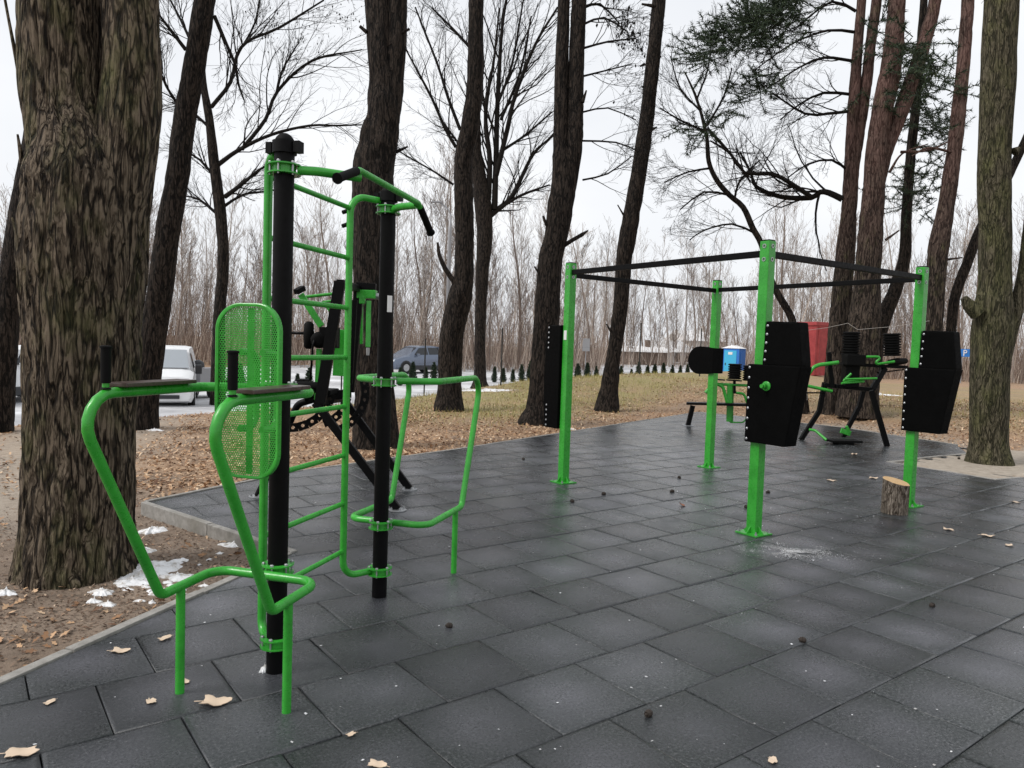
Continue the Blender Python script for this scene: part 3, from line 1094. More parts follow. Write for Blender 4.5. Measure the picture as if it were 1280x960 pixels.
part('front_leg', BLACK, pm, ('tube', fillet([fc + Vector((0, 0, 0.01)), PY(334, 595, yc), PY(372, 505, yc), PY(400, 497, 7.3)], 0.12), 0.035, 10), smooth=True, auto=0.8)
part('top_beam', BLACK, pm, ('bar', PY(425, 354, ya), PY(447, 361, yb), 0.07, 0.07), ('bar', PY(446, 357, yb), PY(470, 359, yb), 0.09, 0.07), bevel=0.005)
part('seat_beam', BLACK, pm, ('bar', PY(380, 497, 7.3), PY(436, 492, 7.5), 0.08, 0.09), ('bar', PY(398, 502, ya), PY(432, 497, yb), 0.07, 0.07), bevel=0.005)
part('hinge_block', GREEN, pm, ('box', PY(459, 368, yb), (0.2, 0.12, 0.09)), ('box', PY(453, 375, yb - 0.1), (0.06, 0.06, 0.08)), bevel=0.008)
part('hinge_bearing', STEEL, pm, ('lathe', [(0.035, -0.12), (0.035, 0.12)], 14, PY(463, 370, yb), (1, 0, 0)), smooth=True, auto=0.7)
part('lever', GREEN, pm, ('bar', PY(461, 376, yb - 0.08), PY(460, 434, yb - 0.12), 0.05, 0.03), bevel=0.005)
part('lever', GREEN, pm, ('bar', PY(452, 378, yb + 0.12), PY(452, 430, yb + 0.12), 0.04, 0.03), bevel=0.005)
part('lever_tip', STEEL, pm, ('lathe', [(0.016, -0.06), (0.02, 0.02)], 10, PY(460, 437, yb - 0.12)), smooth=True, auto=0.7)
yl = 7.1
part('handle_arm', GREEN, pm, ('bar', PY(376, 368, yl), PY(402, 408, yl), 0.03, 0.06), bevel=0.004)
part('hand_grip', GRIP, pm, ('bar', PY(370, 365, yl - 0.03), PY(379, 360, yl + 0.06), 0.06, 0.05), bevel=0.008)
part('handle_arm', GREEN, pm, ('tube', [PY(383, 371, yl + 0.3), PY(420, 367, yl + 0.3)], 0.016, 10), smooth=True, auto=0.8)
part('handle_arm', GREEN, pm, ('tube', [PY(403, 378, yl + 0.5), PY(422, 375, yl + 0.5)], 0.014, 10), ('tube', [PY(403, 377, yl + 0.5), PY(416, 392, yl + 0.5)], 0.018, 10), smooth=True, auto=0.8)
part('pivot_block', BLACK, pm, ('box', PY(412, 422, yl), (0.17, 0.14, 0.2)), bevel=0.01)
part('round_pad', GRIP, pm, ('lathe', [(0.03, -0.035), (0.07, -0.03), (0.08, 0), (0.07, 0.03), (0.03, 0.035)], 20, PY(399, 425, yl - 0.05), (0.3, -1, 0)), smooth=True)
part('side_pad', GRIP, pm, ('lathe', [(0.02, -0.14), (0.045, -0.12), (0.052, 0), (0.045, 0.10), (0.02, 0.125)], 14, PY(386, 418, yl)), smooth=True)
part('axle', BLACK, pm, ('tube', [PY(362, 416, yl), PY(390, 417, yl)], 0.014, 10), smooth=True)
part('hook', BLACK, pm, ('tube', fillet([PY(393, 425, yl - 0.1), PY(391, 432, yl - 0.1), PY(388, 475, yl - 0.1)], 0.03), 0.011, 8), smooth=True)
part('support_tube', GREEN, pm, ('bar', PY(399, 436, yl), PY(396, 500, yl), 0.045, 0.045, (1, 0, 0)), bevel=0.006)
part('back_panel', GREEN, pm, ('bar', PY(427, 412, 7.4), PY(424, 470, 7.4), 0.13, 0.02, (0, 1, 0)), bevel=0.006)
part('side_panel', BLACK, pm, ('bar', PY(443, 375, 7.5), PY(437, 480, 7.5), 0.06, 0.03, (0, 1, 0)), bevel=0.006)
part('seat', GRIP, pm, ('box', PY(396, 489, 7.3), (0.36, 0.36, 0.05)), ('box', PY(378, 480, 7.3), (0.1, 0.2, 0.1)), bevel=0.015)
part('footrest', GRIP, pm, ('lathe', [(0.05, -0.12), (0.055, 0), (0.05, 0.12)], 14, PY(384, 484, 7.0), (1, 0.2, 0)), smooth=True, auto=0.8)
def arc_plate(parent, c, ex, ey, r, a0, a1, n, w):
    m = MB()
    for i in range(n):
        b0, b1 = R(mix(a0, a1, i / n)), R(mix(a0, a1, (i + 1) / n))
        bm_, hr = (b0 + b1) / 2, w * 0.2
        cen = c + ex * (r * math.cos(bm_)) + ey * (r * math.sin(bm_))
        tx = -ex * math.sin(bm_) + ey * math.cos(bm_)
        ty = ex * math.cos(bm_) + ey * math.sin(bm_)
        L = r * abs(b1 - b0) / 2 * 1.04
        out = []
        for k in range(8):
            a = math.pi / 4 * k
            sx, sy = math.cos(a), math.sin(a)
            q = max(abs(sx), abs(sy))
            out.append(cen + tx * (sx / q * L) + ty * (sy / q * w / 2))
        inn = [cen + tx * (math.cos(math.pi / 4 * k) * hr) + ty * (math.sin(math.pi / 4 * k) * hr) for k in range(8)]
        en = tx.cross(ty) * 0.004
        m.add([v + en for v in out + inn] + [v - en for v in out + inn],
              [(k, (k + 1) % 8, 8 + (k + 1) % 8, 8 + k) for k in range(8)] + [(16 + k, 24 + k, 24 + (k + 1) % 8, 16 + (k + 1) % 8) for k in range(8)] + [(k, 16 + k, 16 + (k + 1) % 8, (k + 1) % 8) for k in range(8)] + [(8 + k, 8 + (k + 1) % 8, 24 + (k + 1) % 8, 24 + k) for k in range(8)])
    return m.obj('perforated_arc', BLACK, parent)
X_, Z_ = Vector((0.96, 0.28, 0)), Vector((0, 0, 1))
arc_plate(pm, PY(362, 483, 7.1), X_, Z_, 0.40, -105, -10, 7, 0.085)
arc_plate(pm, PY(405, 490, 7.6), X_, Z_, 0.42, -65, 20, 7, 0.085)
arc_plate(pm, PY(395, 492, 7.2), X_, Z_, 0.30, -75, 10, 5, 0.08)

# ------------------------------------------------------------------ ribbed-roll machine behind the right punch bag
def ribbed(parent, base, hgt, r, axis=(0, 0, 1), n=9):
    prof = []
    st = hgt / n
    for k in range(n):
        prof += [(r * 0.80, k * st), (r, k * st + st * 0.15), (r, k * st + st * 0.6), (r * 0.80, k * st + st * 0.8)]
    m = MB()
    m.lathe(prof, 22, base, axis)
    return m.obj('ribbed_roll', GRIP, parent, smooth=True, auto=0.4)
ab = thing('twin_roll_machine', 'black legged machine with two ribbed black rolls and green bars on dark tiles', 'exercise machine', G(1055, 548))
f1, f2, f3 = G(1001, 550), G(1054, 546), G(1109, 558)
y1, y2, y3 = f1.y, f2.y, f3.y
part('leg', BLACK, ab, ('tube', fillet([f1, PY(1024, 514, y1), PY(1031, 478, y1)], 0.12), 0.055, 4), bevel=0.006)
part('leg', BLACK, ab, ('tube', fillet([f2, PY(1074, 508, y2), PY(1080, 486, y2)], 0.12), 0.055, 4), bevel=0.006)
part('leg', BLACK, ab, ('tube', [f3, PY(1089, 488, y3)], 0.055, 4), bevel=0.006)
part('frame_beam', BLACK, ab, ('bar', PY(1030, 481, 13.8), PY(1090, 487, 13.6), 0.09, 0.07), ('bar', PY(1045, 483, 13.7), PY(1080, 487, y2), 0.07, 0.07), ('bar', PY(1052, 455, 13.7), PY(1132, 459, 13.7), 0.16, 0.06), bevel=0.006)
part('column', BLACK, ab, ('bar', PY(1062, 484, 13.7), PY(1064, 446, 13.7), 0.26, 0.2, (0, 1, 0)), ('bar', PY(1040, 485, 13.7), PY(1036, 440, 13.7), 0.07, 0.07, (0, 1, 0)), ('bar', PY(1090, 487, 13.6), PY(1106, 460, 13.7), 0.09, 0.09, (0, 1, 0)), bevel=0.01)
ribbed(ab, PY(1063, 444, 13.7), 0.44, 0.155, (0.0, 0, 1))
ribbed(ab, PY(1115, 445, 13.7), 0.43, 0.155, (-0.06, 0, 1))
part('clamp_block', GRIP, ab, ('box', PY(1067, 450, 13.6), (0.34, 0.26, 0.2)), bevel=0.02)
part('knob', GRIP, ab, ('lathe', [(0.05, -0.2), (0.07, 0), (0.05, 0.2)], 12, PY(1122, 452, 13.65), (1, 0.3, 0.1)), bevel=0.02)
part('side_bar', GREEN, ab, ('tube', fillet([PY(1004, 477, 13.6), PY(1017, 459, 13.6), PY(1024, 456, 13.6), PY(1048, 453, 13.6)], 0.1), 0.035, 10), smooth=True, auto=0.9)
part('side_bar', GREEN, ab, ('tube', [PY(1003, 481, 13.6), PY(1040, 489, 13.6)], 0.03, 10), smooth=True, auto=0.9)
part('brace', GREEN, ab, ('tube', fillet([PY(1068, 446, 13.5), PY(1103, 446, 13.5), PY(1090, 456, 13.5), PY(1118, 452, 13.5)], 0.03), 0.024, 8), smooth=True, auto=0.9)
part('brace', GREEN, ab, ('tube', fillet([PY(1064, 467, 13.5), PY(1052, 478, 13.5), PY(1080, 474, 13.5)], 0.02), 0.022, 8), ('tube', [PY(1056, 474, 13.4), PY(1096, 473, 13.5)], 0.02, 8), ('tube', [PY(1052, 479, 13.4), PY(1080, 477, 13.5)], 0.02, 8), smooth=True, auto=0.9)
part('thin_rod', BLACK, ab, ('tube', [PY(1000, 491, 13.7), PY(1032, 491, 13.7)], 0.014, 6), ('tube', [PY(1096, 466, 13.7), PY(1130, 462, 13.7)], 0.012, 6))
part('foot_board', GRIP, ab, ('box', G(1054, 551, 0.06), (0.58, 0.3, 0.04), Matrix.Rotation(0.12, 3, 'Z')), ('box', G(1054, 554, 0.02), (0.3, 0.2, 0.05), Matrix.Rotation(0.12, 3, 'Z')), bevel=0.008)
part('foot_link', GREEN, ab, ('tube', fillet([PY(1012, 537, 13.7), PY(1019, 538, 13.6), PY(1033, 550, 13.4)], 0.1), 0.025, 8), smooth=True, auto=0.9)
part('foot_bracket', GREEN, ab, ('box', PY(1057, 540, y2 - 0.05), (0.2, 0.05, 0.1), Matrix.Rotation(0.3, 3, 'Y')), ('box', PY(1060, 537, y2 - 0.06), (0.05, 0.05, 0.16), Matrix.Rotation(-0.5, 3, 'Y')), bevel=0.008)

# bench machine beyond the frame
bn = thing('bench_machine', 'flat dark bench with green legs and ribbed rolls beyond the green frame', 'exercise machine', G(905, 526))
b1 = G(860, 532)
zb_ = 0.47
btop = [G(860, 503, zb_), G(934, 505, zb_)]
yb1, yb2 = btop[0].y, btop[0].y - 0.2
part('bench_board', BLACK, bn, ('bar', PY(858, 504, b1.y), PY(936, 506, b1.y - 0.3), 0.3, 0.05), bevel=0.008)
part('leg', BLACK, bn, ('bar', b1, PY(866, 507, b1.y), 0.09, 0.09, (0, 1, 0)), bevel=0.008)
foot_plate(bn, b1, 0.13)
m3y = b1.y - 0.15
part('leg', GREEN, bn, ('bar', PY(911, 527, m3y), PY(912, 480, m3y), 0.1, 0.05, (0, 1, 0)), ('bar', PY(915, 527, m3y + 0.15), PY(916, 480, m3y + 0.15), 0.04, 0.05, (0, 1, 0)), bevel=0.008)
part('foot_loop', GREEN, bn, ('tube', fillet([PY(911, 525, m3y), PY(913, 528, m3y), PY(929, 528, m3y), PY(934, 522, m3y), PY(934, 508, m3y)], 0.08), 0.016, 8), smooth=True, auto=0.9)
part('arm', GREEN, bn, ('tube', fillet([PY(897, 480, m3y), PY(904, 484, m3y), PY(909, 503, m3y)], 0.1), 0.036, 10), ('tube', [PY(896, 480, m3y), PY(936, 482, m3y)], 0.03, 10), smooth=True, auto=0.9)
part('arm', GREEN, bn, ('tube', fillet([PY(920, 491, m3y), PY(930, 492, m3y), PY(934, 503, m3y)], 0.1), 0.028, 10), ('tube', [PY(882, 491, m3y), PY(888, 484, m3y)], 0.04, 8), smooth=True, auto=0.9)
part('mount_plate', BLACK, bn, ('bar', PY(909, 475, m3y), PY(926, 476, m3y), 0.16, 0.03), ('bar', PY(893, 474, m3y), PY(905, 475, m3y), 0.16, 0.03), ('bar', PY(918, 476, m3y), PY(918, 492, m3y), 0.05, 0.05, (0, 1, 0)), bevel=0.005)
ribbed(bn, PY(918, 474, m3y), 0.34, 0.14, n=7)
ribbed(bn, PY(936, 476, m3y), 0.34, 0.13, n=7)

# ------------------------------------------------------------------ log
lp = G(1118, 641)
lg = thing('log_stump', 'short sawn log with pale cut top standing beside a green post', 'log', lp)
m = MB()
nn_, hh = 40, 0.33
for i, z in enumerate(np.linspace(0, 1, 14)):
    for k in range(nn_):
        a = 2 * math.pi * k / nn_
        r = 0.128 * (1 + 0.06 * noise.noise((math.cos(a) * 1.5, math.sin(a) * 1.5, 2)) + 0.055 * noise.noise((math.cos(a) * 9, math.sin(a) * 9, z * 3)))
        m.v.append(lp + Vector((r * math.cos(a) + 0.0 * z, r * math.sin(a), z * (hh + 0.022 * -math.cos(a) + 0.02 * math.sin(a)))))
for i in range(13):
    for k in range(nn_):
        k2 = (k + 1) % nn_
        m.f.append((i * nn_ + k, i * nn_ + k2, (i + 1) * nn_ + k2, (i + 1) * nn_ + k))
topv = [v.copy() for v in m.v[-nn_:]]
m.obj('bark', SILVERBARK, lg, smooth=True)
m = MB()
cc = sum(topv, Vector()) / nn_
m.add([cc + (v - cc) * 0.95 + Vector((0, 0, 0.004)) for v in topv] + [cc + (v - cc) * 1.0 for v in topv], [tuple(range(nn_))] + [(k, (k + 1) % nn_, nn_ + (k + 1) % nn_, nn_ + k) for k in range(nn_)])
m.obj('cut_face', CUT, lg)

# ------------------------------------------------------------------ trees
def trunk_mesh(P, sides, step, lump=0.05, ridge=0.06, fx=5.0, seed=0.0, flare=0.0, fh=0.5, close=True):
    S = spline(P, step)
    m = MB()
    z0 = S[0][2]
    prev = Vector((1, 0, 0))
    N = len(S)
    for i, q in enumerate(S):
        a, b = S[max(0, i - 1)], S[min(N - 1, i + 1)]
        t = Vector((b - a)[:3]).normalized()
        e1 = (prev - t * prev.dot(t)).normalized()
        prev = e1
        e2 = t.cross(e1)
        c = Vector(q[:3])
        hz = q[2] - z0
        fl = 0.4 * flare * math.exp(-max(0, hz) / (fh * 0.45)) if flare else 0
        for k in range(sides):
            w = 2 * math.pi * k / sides
            cw, sw = math.cos(w), math.sin(w)
            r = q[3]
            l1 = noise.noise((cw * 1.1 + seed, sw * 1.1, hz * 0.7 / max(0.3, r * 2)))
            rd = noise.noise((cw * fx + seed, sw * fx, hz * 2.2 + seed)) if ridge else 0
            rd2 = noise.noise((cw * fx * 2.3, sw * fx * 2.3 + seed, hz * 5)) if ridge else 0
            rr = r * (0.97 + lump * l1 + ridge * (min(1.0, abs(rd) * 5.0) - 0.75) + ridge * 0.6 * rd2)
            if fl:
                rr *= 1 + fl * (0.6 + 0.9 * max(0, noise.noise((cw * 1.6 + seed * 2, sw * 1.6, 7.0)) + 0.25))
            m.v.append(c + e1 * (cw * rr) + e2 * (sw * rr))
    for i in range(N - 1):
        for k in range(sides):
            k2 = (k + 1) % sides
            m.f.append((i * sides + k, i * sides + k2, (i + 1) * sides + k2, (i + 1) * sides + k))
    m.f.append(tuple((N - 1) * sides + k for k in range(sides)))
    return m
def grow(m, p, d, L, r, lev, maxlev, rg, up=0.06, wob=0.22, kids=(7, 5, 4), sides=(7, 5, 4, 3, 3), spread=(0.5, 1.05), rmin=0.0035, taper=0.3):
    n = max(3, int(4 + 3 * (maxlev - lev) * 0.8)) if lev < maxlev else 3
    d = d.normalized()
    pts, rad = [p.copy()], [r]
    q = p.copy()
    for i in range(n):
        d = (d + Vector((rg.gauss(0, wob), rg.gauss(0, wob), rg.gauss(0, wob) + up))).normalized()
        q = q + d * (L / n)
        pts.append(q.copy())
        rad.append(max(rmin, r * (1 - (1 - taper) * (i + 1) / n)))
    m.tube(pts, rad, sides[min(lev, len(sides) - 1)], caps=False)
    if lev < maxlev:
        nk = kids[min(lev, len(kids) - 1)]
        spawn(m, pts, rad, L, nk, lev + 1, maxlev, rg, up, wob, kids, sides, spread, rmin, taper)
    return pts, rad
def spawn(m, pts, rad, L, nk, lev, maxlev, rg, up=0.06, wob=0.22, kids=(7, 5, 4), sides=(7, 5, 4, 3, 3), spread=(0.5, 1.05), rmin=0.0035, taper=0.3, lo=0.2, lenk=(0.35, 0.62)):
    n = len(pts) - 1
    for k in range(nk):
        t = mix(lo, 1.0, (k + rg.random()) / nk)
        i = min(n - 1, int(t * n))
        f = t * n - i
        p = pts[i].lerp(pts[i + 1], f)
        r = mix(rad[i], rad[i + 1], f)
        d = (pts[i + 1] - pts[i]).normalized()
        ax = d.cross(Vector((rg.gauss(0, 1), rg.gauss(0, 1), rg.gauss(0, 1)))).normalized()
        nd = Matrix.Rotation(rg.uniform(*spread), 3, ax) @ d
        grow(m, p, nd, L * rg.uniform(*lenk) * (1.15 - 0.5 * t), max(rmin, r * rg.uniform(0.28, 0.5)), lev, maxlev, rg, up, wob, kids, sides, spread, rmin, taper)
def pxpath(path, y, base=None, drift=0.0, rg=None):
    out = []
    for i, (px, py, w) in enumerate(path):
        yy = y + drift * i
        q = PY(px, py, yy)
        out.append((q.x, q.y, q.z, w / 2 * yy / FPX / math.hypot(1, (px - 640) / FPX)))
    if base is not None:
        out[0] = (out[0][0], out[0][1], min(out[0][2], base) - 0.06, out[0][3])
    return out
def extend(P, hgt):
    a, b = np.array(P[-2]), np.array(P[-1])
    d = (b - a)[:3]
    d = d / d[2]
    out = list(P)
    top = b.copy()
    r = b[3]
    while top[2] < hgt:
        d[:2] *= 0.9
        top = top + np.append(d * 1.6, 0)
        r *= 0.84
        top[3] = r
        out.append(tuple(top))
    return out
TREES = {}
def tree(name, label, base_px, path, mat, sides=30, step=0.09, stems=(), limbs=(), snags=(), hgt=9.5, crown=True, flare=0.5, y=None, seed=1, ridge=0.06, lump=0.06, group=None, crown_n=16, twigs=2, fh=0.5, limb_kids=12, foliage=None, dry=None, crown_from=None, seedy=0, fx=5.0):
    rg = random.Random(seed * 77 + 5)
    g = GG(*base_px)
    yc = (g.y if y is None else y) + path[0][2] / 2 * g.y / FPX * 0.8
    P = pxpath(path, yc, zg(g.x, yc))
    root = thing(name, label, 'tree', (P[0][0], P[0][1], P[0][2]), group)
    ztop = PY(640, 0, yc).z
    hgt, crown_from = ztop + 3.6, ztop + 0.25
    P = extend(P, hgt) if crown else P
    tm = trunk_mesh(P, sides, step, lump, ridge, fx, seed * 3.7, flare, fh)
    tm.obj('trunk', mat, root, smooth=True)
    allstems = [P]
    for sp in stems:
        Q = pxpath(sp, yc)
        Q = [(q[0], q[1] + seedy, q[2], q[3]) for q in Q]
        Q = extend(Q, hgt - 0.5) if crown else Q
        trunk_mesh(Q, max(12, sides // 2), step, lump * 0.6, ridge, fx, seed * 5.1, 0).obj('stem', mat, root, smooth=True)
        allstems.append(Q)
    bm_ = MB()
    for lb_ in limbs:
        Q = []
        dz = rg.uniform(-0.12, 0.12)
        for i, (px, py, w) in enumerate(lb_):
            q = PY(px, py, yc + dz * i * 1.5)
            Q.append((q.x, q.y, q.z, w / 2 * yc / FPX))
        S = spline(Q, 0.25)
        pts = [Vector(q[:3]) for q in S]
        rad = [max(0.004, q[3]) for q in S]
        bm_.tube(pts, rad, 7, caps=False)
        L = sum((pts[i + 1] - pts[i]).length for i in range(len(pts) - 1))
        spawn(bm_, pts, rad, max(L * 0.8, 1.6), limb_kids, 1, 1 + twigs, rg, up=0.03, wob=0.11, kids=(7, 6, 4), spread=(0.3, 0.8), lo=0.08, rmin=0.0025, lenk=(0.35, 0.8))
    for sg_ in snags:
        Q = pxpath(sg_, yc - path[0][2] / 2 * yc / FPX * 0.3)
        S = spline(Q, 0.1)
        sm_ = MB()
        sm_.tube([Vector(q[:3]) for q in S], [max(0.004, q[3]) for q in S], 9)
        sm_.obj('dead_limb', mat, root, smooth=True, auto=0.9)
    if crown:
        for Q in allstems:
            S = spline(Q, 0.4)
            pts = [Vector(q[:3]) for q in S]
            rad = [q[3] for q in S]
            zc = crown_from
            ks = [i for i, q in enumerate(S) if q[2] > zc]
            if len(ks) > 3:
                pp, rr = pts[ks[0]:], rad[ks[0]:]
                spawn(bm_, pp, [r * 0.5 for r in rr], 3.4, crown_n, 1, 3, rg, up=0.04, wob=0.2, kids=(6, 5, 4), spread=(0.6, 1.2), lo=0.0)
    if foliage:
        fm = MB()
        for (cx, cy, wx, wy, nf) in foliage:
            for _ in range(max(2, int(nf * 0.55))):
                q = PY(cx + rg.gauss(0, wx * 0.75), cy + rg.gauss(0, wy * 0.75), yc + rg.gauss(0, 0.6))
                d = Vector((rg.gauss(-0.5, 0.6), rg.gauss(0, 0.6), rg.gauss(-0.1, 0.35))).normalized()
                pts = [q]
                for _k in range(5):
                    d = (d + Vector((rg.gauss(0, 0.15), rg.gauss(0, 0.15), rg.gauss(0.04, 0.12)))).normalized()
                    pts.append(pts[-1] + d * rg.uniform(0.10, 0.19))
                fm.tube(pts, [0.012, 0.010, 0.008, 0.006, 0.005, 0.004], 4, caps=False)
                for a_, b_ in zip(pts[1:-1], pts[2:]):
                    tuft(fm, (a_ + b_) / 2, (b_ - a_).normalized(), rg, L=0.2, n=13)
                tuft(fm, pts[-1], d, rg, L=0.12, n=10)
        fm.obj('foliage', NEEDLE, root, recalc=False)
    if bm_.f:
        bm_.obj('branches', TWIG, root, smooth=True, recalc=False)
    if dry:
        dm = MB()
        for (cx, cy, wx, wy, nf) in dry:
            tips = []
            for v_ in bm_.v[::3]:
                d_ = np.array(v_) - CPOS
                fw_ = d_ @ CF
                if abs(640 + FPX * (d_ @ CR) / fw_ - cx) < 2 * wx and abs(480 - FPX * (d_ @ CU) / fw_ - cy) < 2 * wy:
                    tips.append(v_)
            for _ in range(nf if len(tips) > 20 else 0):
                q = rg.choice(tips).copy()
                a = rg.uniform(0, 6.28)
                e = Vector((math.cos(a), math.sin(a), rg.gauss(0, 0.3))) * rg.uniform(0.012, 0.028)
                L = rg.uniform(0.04, 0.10)
                dm.add([q, q + e + Vector((0, 0, -L * 0.5)), q + Vector((0, 0, -L)), q - e + Vector((0, 0, -L * 0.45))], [(0, 1, 2, 3)])
        dm.obj('dry_leaves', TWIG, root, recalc=False)
    TREES[name + str(seed)] = (root, yc)
    return root
def tuft(fm, q, ax, rg, L=0.42, n=30):
    for k in range(n):
        t = k / n
        d = (ax * 0.6 + Vector((rg.gauss(0, 1), rg.gauss(0, 1), rg.gauss(0, 1))).normalized() * 0.9).normalized()
        s = d.cross(Vector((rg.gauss(0, 1), rg.gauss(0, 1), rg.gauss(0, 1)))).normalized() * 0.010
        p = q + ax * (L * (t - 0.5))
        e = p + d * rg.uniform(0.09, 0.17)
        fm.add([p - s, p + s, e], [(0, 1, 2)])

tree('old_tree', 'massive furrowed mossy trunk with two fused stems beside the dip bars', (97, 735),
     [(97, 745, 158), (99, 640, 148), (101, 540, 144), (104, 440, 150), (104, 320, 166), (108, 235, 160), (82, 130, 112), (74, 0, 108), (66, -150, 92)], BARK_BIG,
     sides=150, step=0.028, stems=[[(122, 330, 90), (140, 255, 100), (158, 170, 84), (165, 85, 76), (163, 0, 72), (166, -150, 64)]],
     snags=[[(28, 205, 8), (22, 168, 3)], [(24, 300, 9), (15, 272, 3)], [(30, 120, 8), (10, 20, 4), (-4, -60, 3)]], hgt=8.5, flare=0.85, seed=1, ridge=0.06, lump=0.06, crown_n=12, fh=0.5, fx=6.5, crown_from=5.5)
tree('leaning_tree', 'leaning furrowed trunk just behind the massive mossy trunk, on its outer side', (2, 542),
     [(-4, 548, 44), (3, 450, 38), (14, 350, 36), (27, 270, 34), (42, 180, 30), (60, 60, 28)], BARK_DARK, seed=2, flare=0.25)
tree('leaning_tree', 'slanting dark trunk rising between the white van and the massive mossy trunk', (176, 538),
     [(174, 540, 48), (182, 480, 40), (197, 383, 34), (211, 283, 32), (222, 220, 30), (231, 150, 29), (245, 70, 28), (256, 0, 27), (268, -90, 24)], BARK_DARK, seed=3, flare=0.3,
     limbs=[[(268, 20, 5), (283, 55, 4), (294, 81, 3.5), (298, 105, 3), (305, 125, 2)], [(222, 130, 4), (208, 108, 3), (196, 80, 2)], [(232, 62, 5), (215, 40, 4), (196, 15, 2.5)], [(240, 55, 4), (226, 25, 3), (205, -15, 2)]], limb_kids=9)
tree('slender_tree', 'slender dark bare tree with wide arching limbs behind the mesh backrest', (272, 508),
     [(272, 508, 21), (274, 400, 16), (279, 330, 15), (276, 270, 15), (269, 215, 14), (261, 145, 11), (254, 103, 9), (250, 40, 7)], BARK_DARK, seed=4, sides=16, step=0.14, flare=0.3, ridge=0.03,
     limbs=[[(271, 207, 6), (299, 187, 5), (340, 168, 4), (387, 157, 3), (420, 157, 2.5), (453, 156, 1.5)],
            [(302, 187, 5), (332, 149, 4.5), (347, 114, 4), (390, 76, 3.2), (453, 62, 1.5)],
            [(264, 134, 5), (288, 103, 4.5), (296, 70, 4), (310, 51, 3.5), (348, 35, 3), (405, 0, 2)],
            [(281, 246, 6), (300, 232, 5), (326, 211, 3), (350, 200, 1.6)], [(280, 258, 4), (305, 243, 3), (345, 238, 1.5)],
            [(262, 160, 4), (240, 140, 3), (215, 128, 2)], [(271, 225, 4), (250, 200, 3), (225, 185, 2)], [(272, 268, 4), (250, 250, 3), (232, 245, 2)], [(346, 114, 3), (352, 90, 2.4), (372, 55, 1.6)], [(296, 70, 3), (318, 30, 2.2), (326, -10, 1.5)]],
     limb_kids=15, hgt=8, crown_n=14, dry=[(365, 22, 38, 16, 130), (430, 20, 24, 14, 60), (395, 60, 40, 14, 40), (350, 60, 40, 25, 30)])
tree('old_tree', 'stout dark trunk with a swollen bend behind the pull-up bar', (470, 562),
     [(470, 566, 62), (468, 480, 50), (467, 400, 50), (467, 300, 54), (467, 215, 54), (473, 178, 49), (480, 140, 42), (478, 80, 36), (472, 0, 34), (468, -80, 30)], BARK_DARK, seed=5, sides=40, step=0.07, flare=0.3,
     stems=[[(482, 150, 36), (492, 80, 30), (496, 0, 27), (500, -80, 24)]], snags=[[(495, 190, 5), (510, 183, 2)], [(495, 45, 5), (512, 36, 3)], [(458, 40, 5), (450, 33, 4)]], lump=0.1)
tree('bent_tree', 'kinked rough trunk with a curved dead limb standing on leaf litter', (561, 515),
     [(561, 517, 40), (562, 480, 30), (564, 425, 31), (574, 375, 31), (580, 340, 25), (580, 250, 24), (579, 200, 23), (587, 160, 23), (594, 100, 21), (595, 0, 18), (596, -70, 16)], BARK_DARK, seed=6, flare=0.35,
     snags=[[(576, 362, 9), (566, 350, 7), (556, 335, 6), (549, 318, 5), (547, 303, 3)]],
     limbs=[[(570, 184, 4.5), (555, 158, 4), (541, 125, 3.4), (506, 59, 2)], [(575, 162, 4.5), (560, 122, 4), (547, 81, 3), (519, 9, 2)], [(567, 231, 3), (545, 216, 2.5), (528, 206, 2), (500, 190, 1.5)], [(588, 60, 4), (566, 36, 3), (540, 10, 2)]], limb_kids=11, lump=0.08)
tree('spreading_tree', 'bare tree with a fan of upright limbs growing close behind the kinked trunk', (600, 487),
     [(600, 488, 26), (600, 470, 16), (600, 420, 14), (601, 380, 15), (603, 340, 17), (606, 300, 20), (604, 260, 22), (599, 220, 18), (594, 180, 15), (596, 100, 10), (600, 20, 8)], BARK_DARK, seed=7, sides=18, step=0.16, flare=0.6, ridge=0.03,
     limbs=[[(618, 262, 8), (620, 194, 7), (622, 125, 6), (628, 31, 4), (637, -20, 3)], [(620, 219, 7), (634, 162, 6), (644, 119, 5), (669, 56, 3.5), (697, 9, 2.5)], [(612, 270, 8), (622, 262, 7), (641, 244, 6), (666, 194, 4), (692, 169, 2.5)],
            [(622, 262, 4), (652, 244, 3.5), (687, 231, 2)], [(610, 250, 8), (612, 200, 6.5), (607, 141, 5), (618, 70, 3), (624, 10, 2)], [(625, 190, 4), (655, 170, 3), (690, 140, 2)], [(626, 150, 4), (650, 90, 3), (664, 20, 2)], [(622, 130, 4), (640, 80, 3), (655, -5, 2)], [(600, 230, 4), (580, 190, 3), (552, 150, 2)]],
     limb_kids=16, hgt=11, crown_n=10)
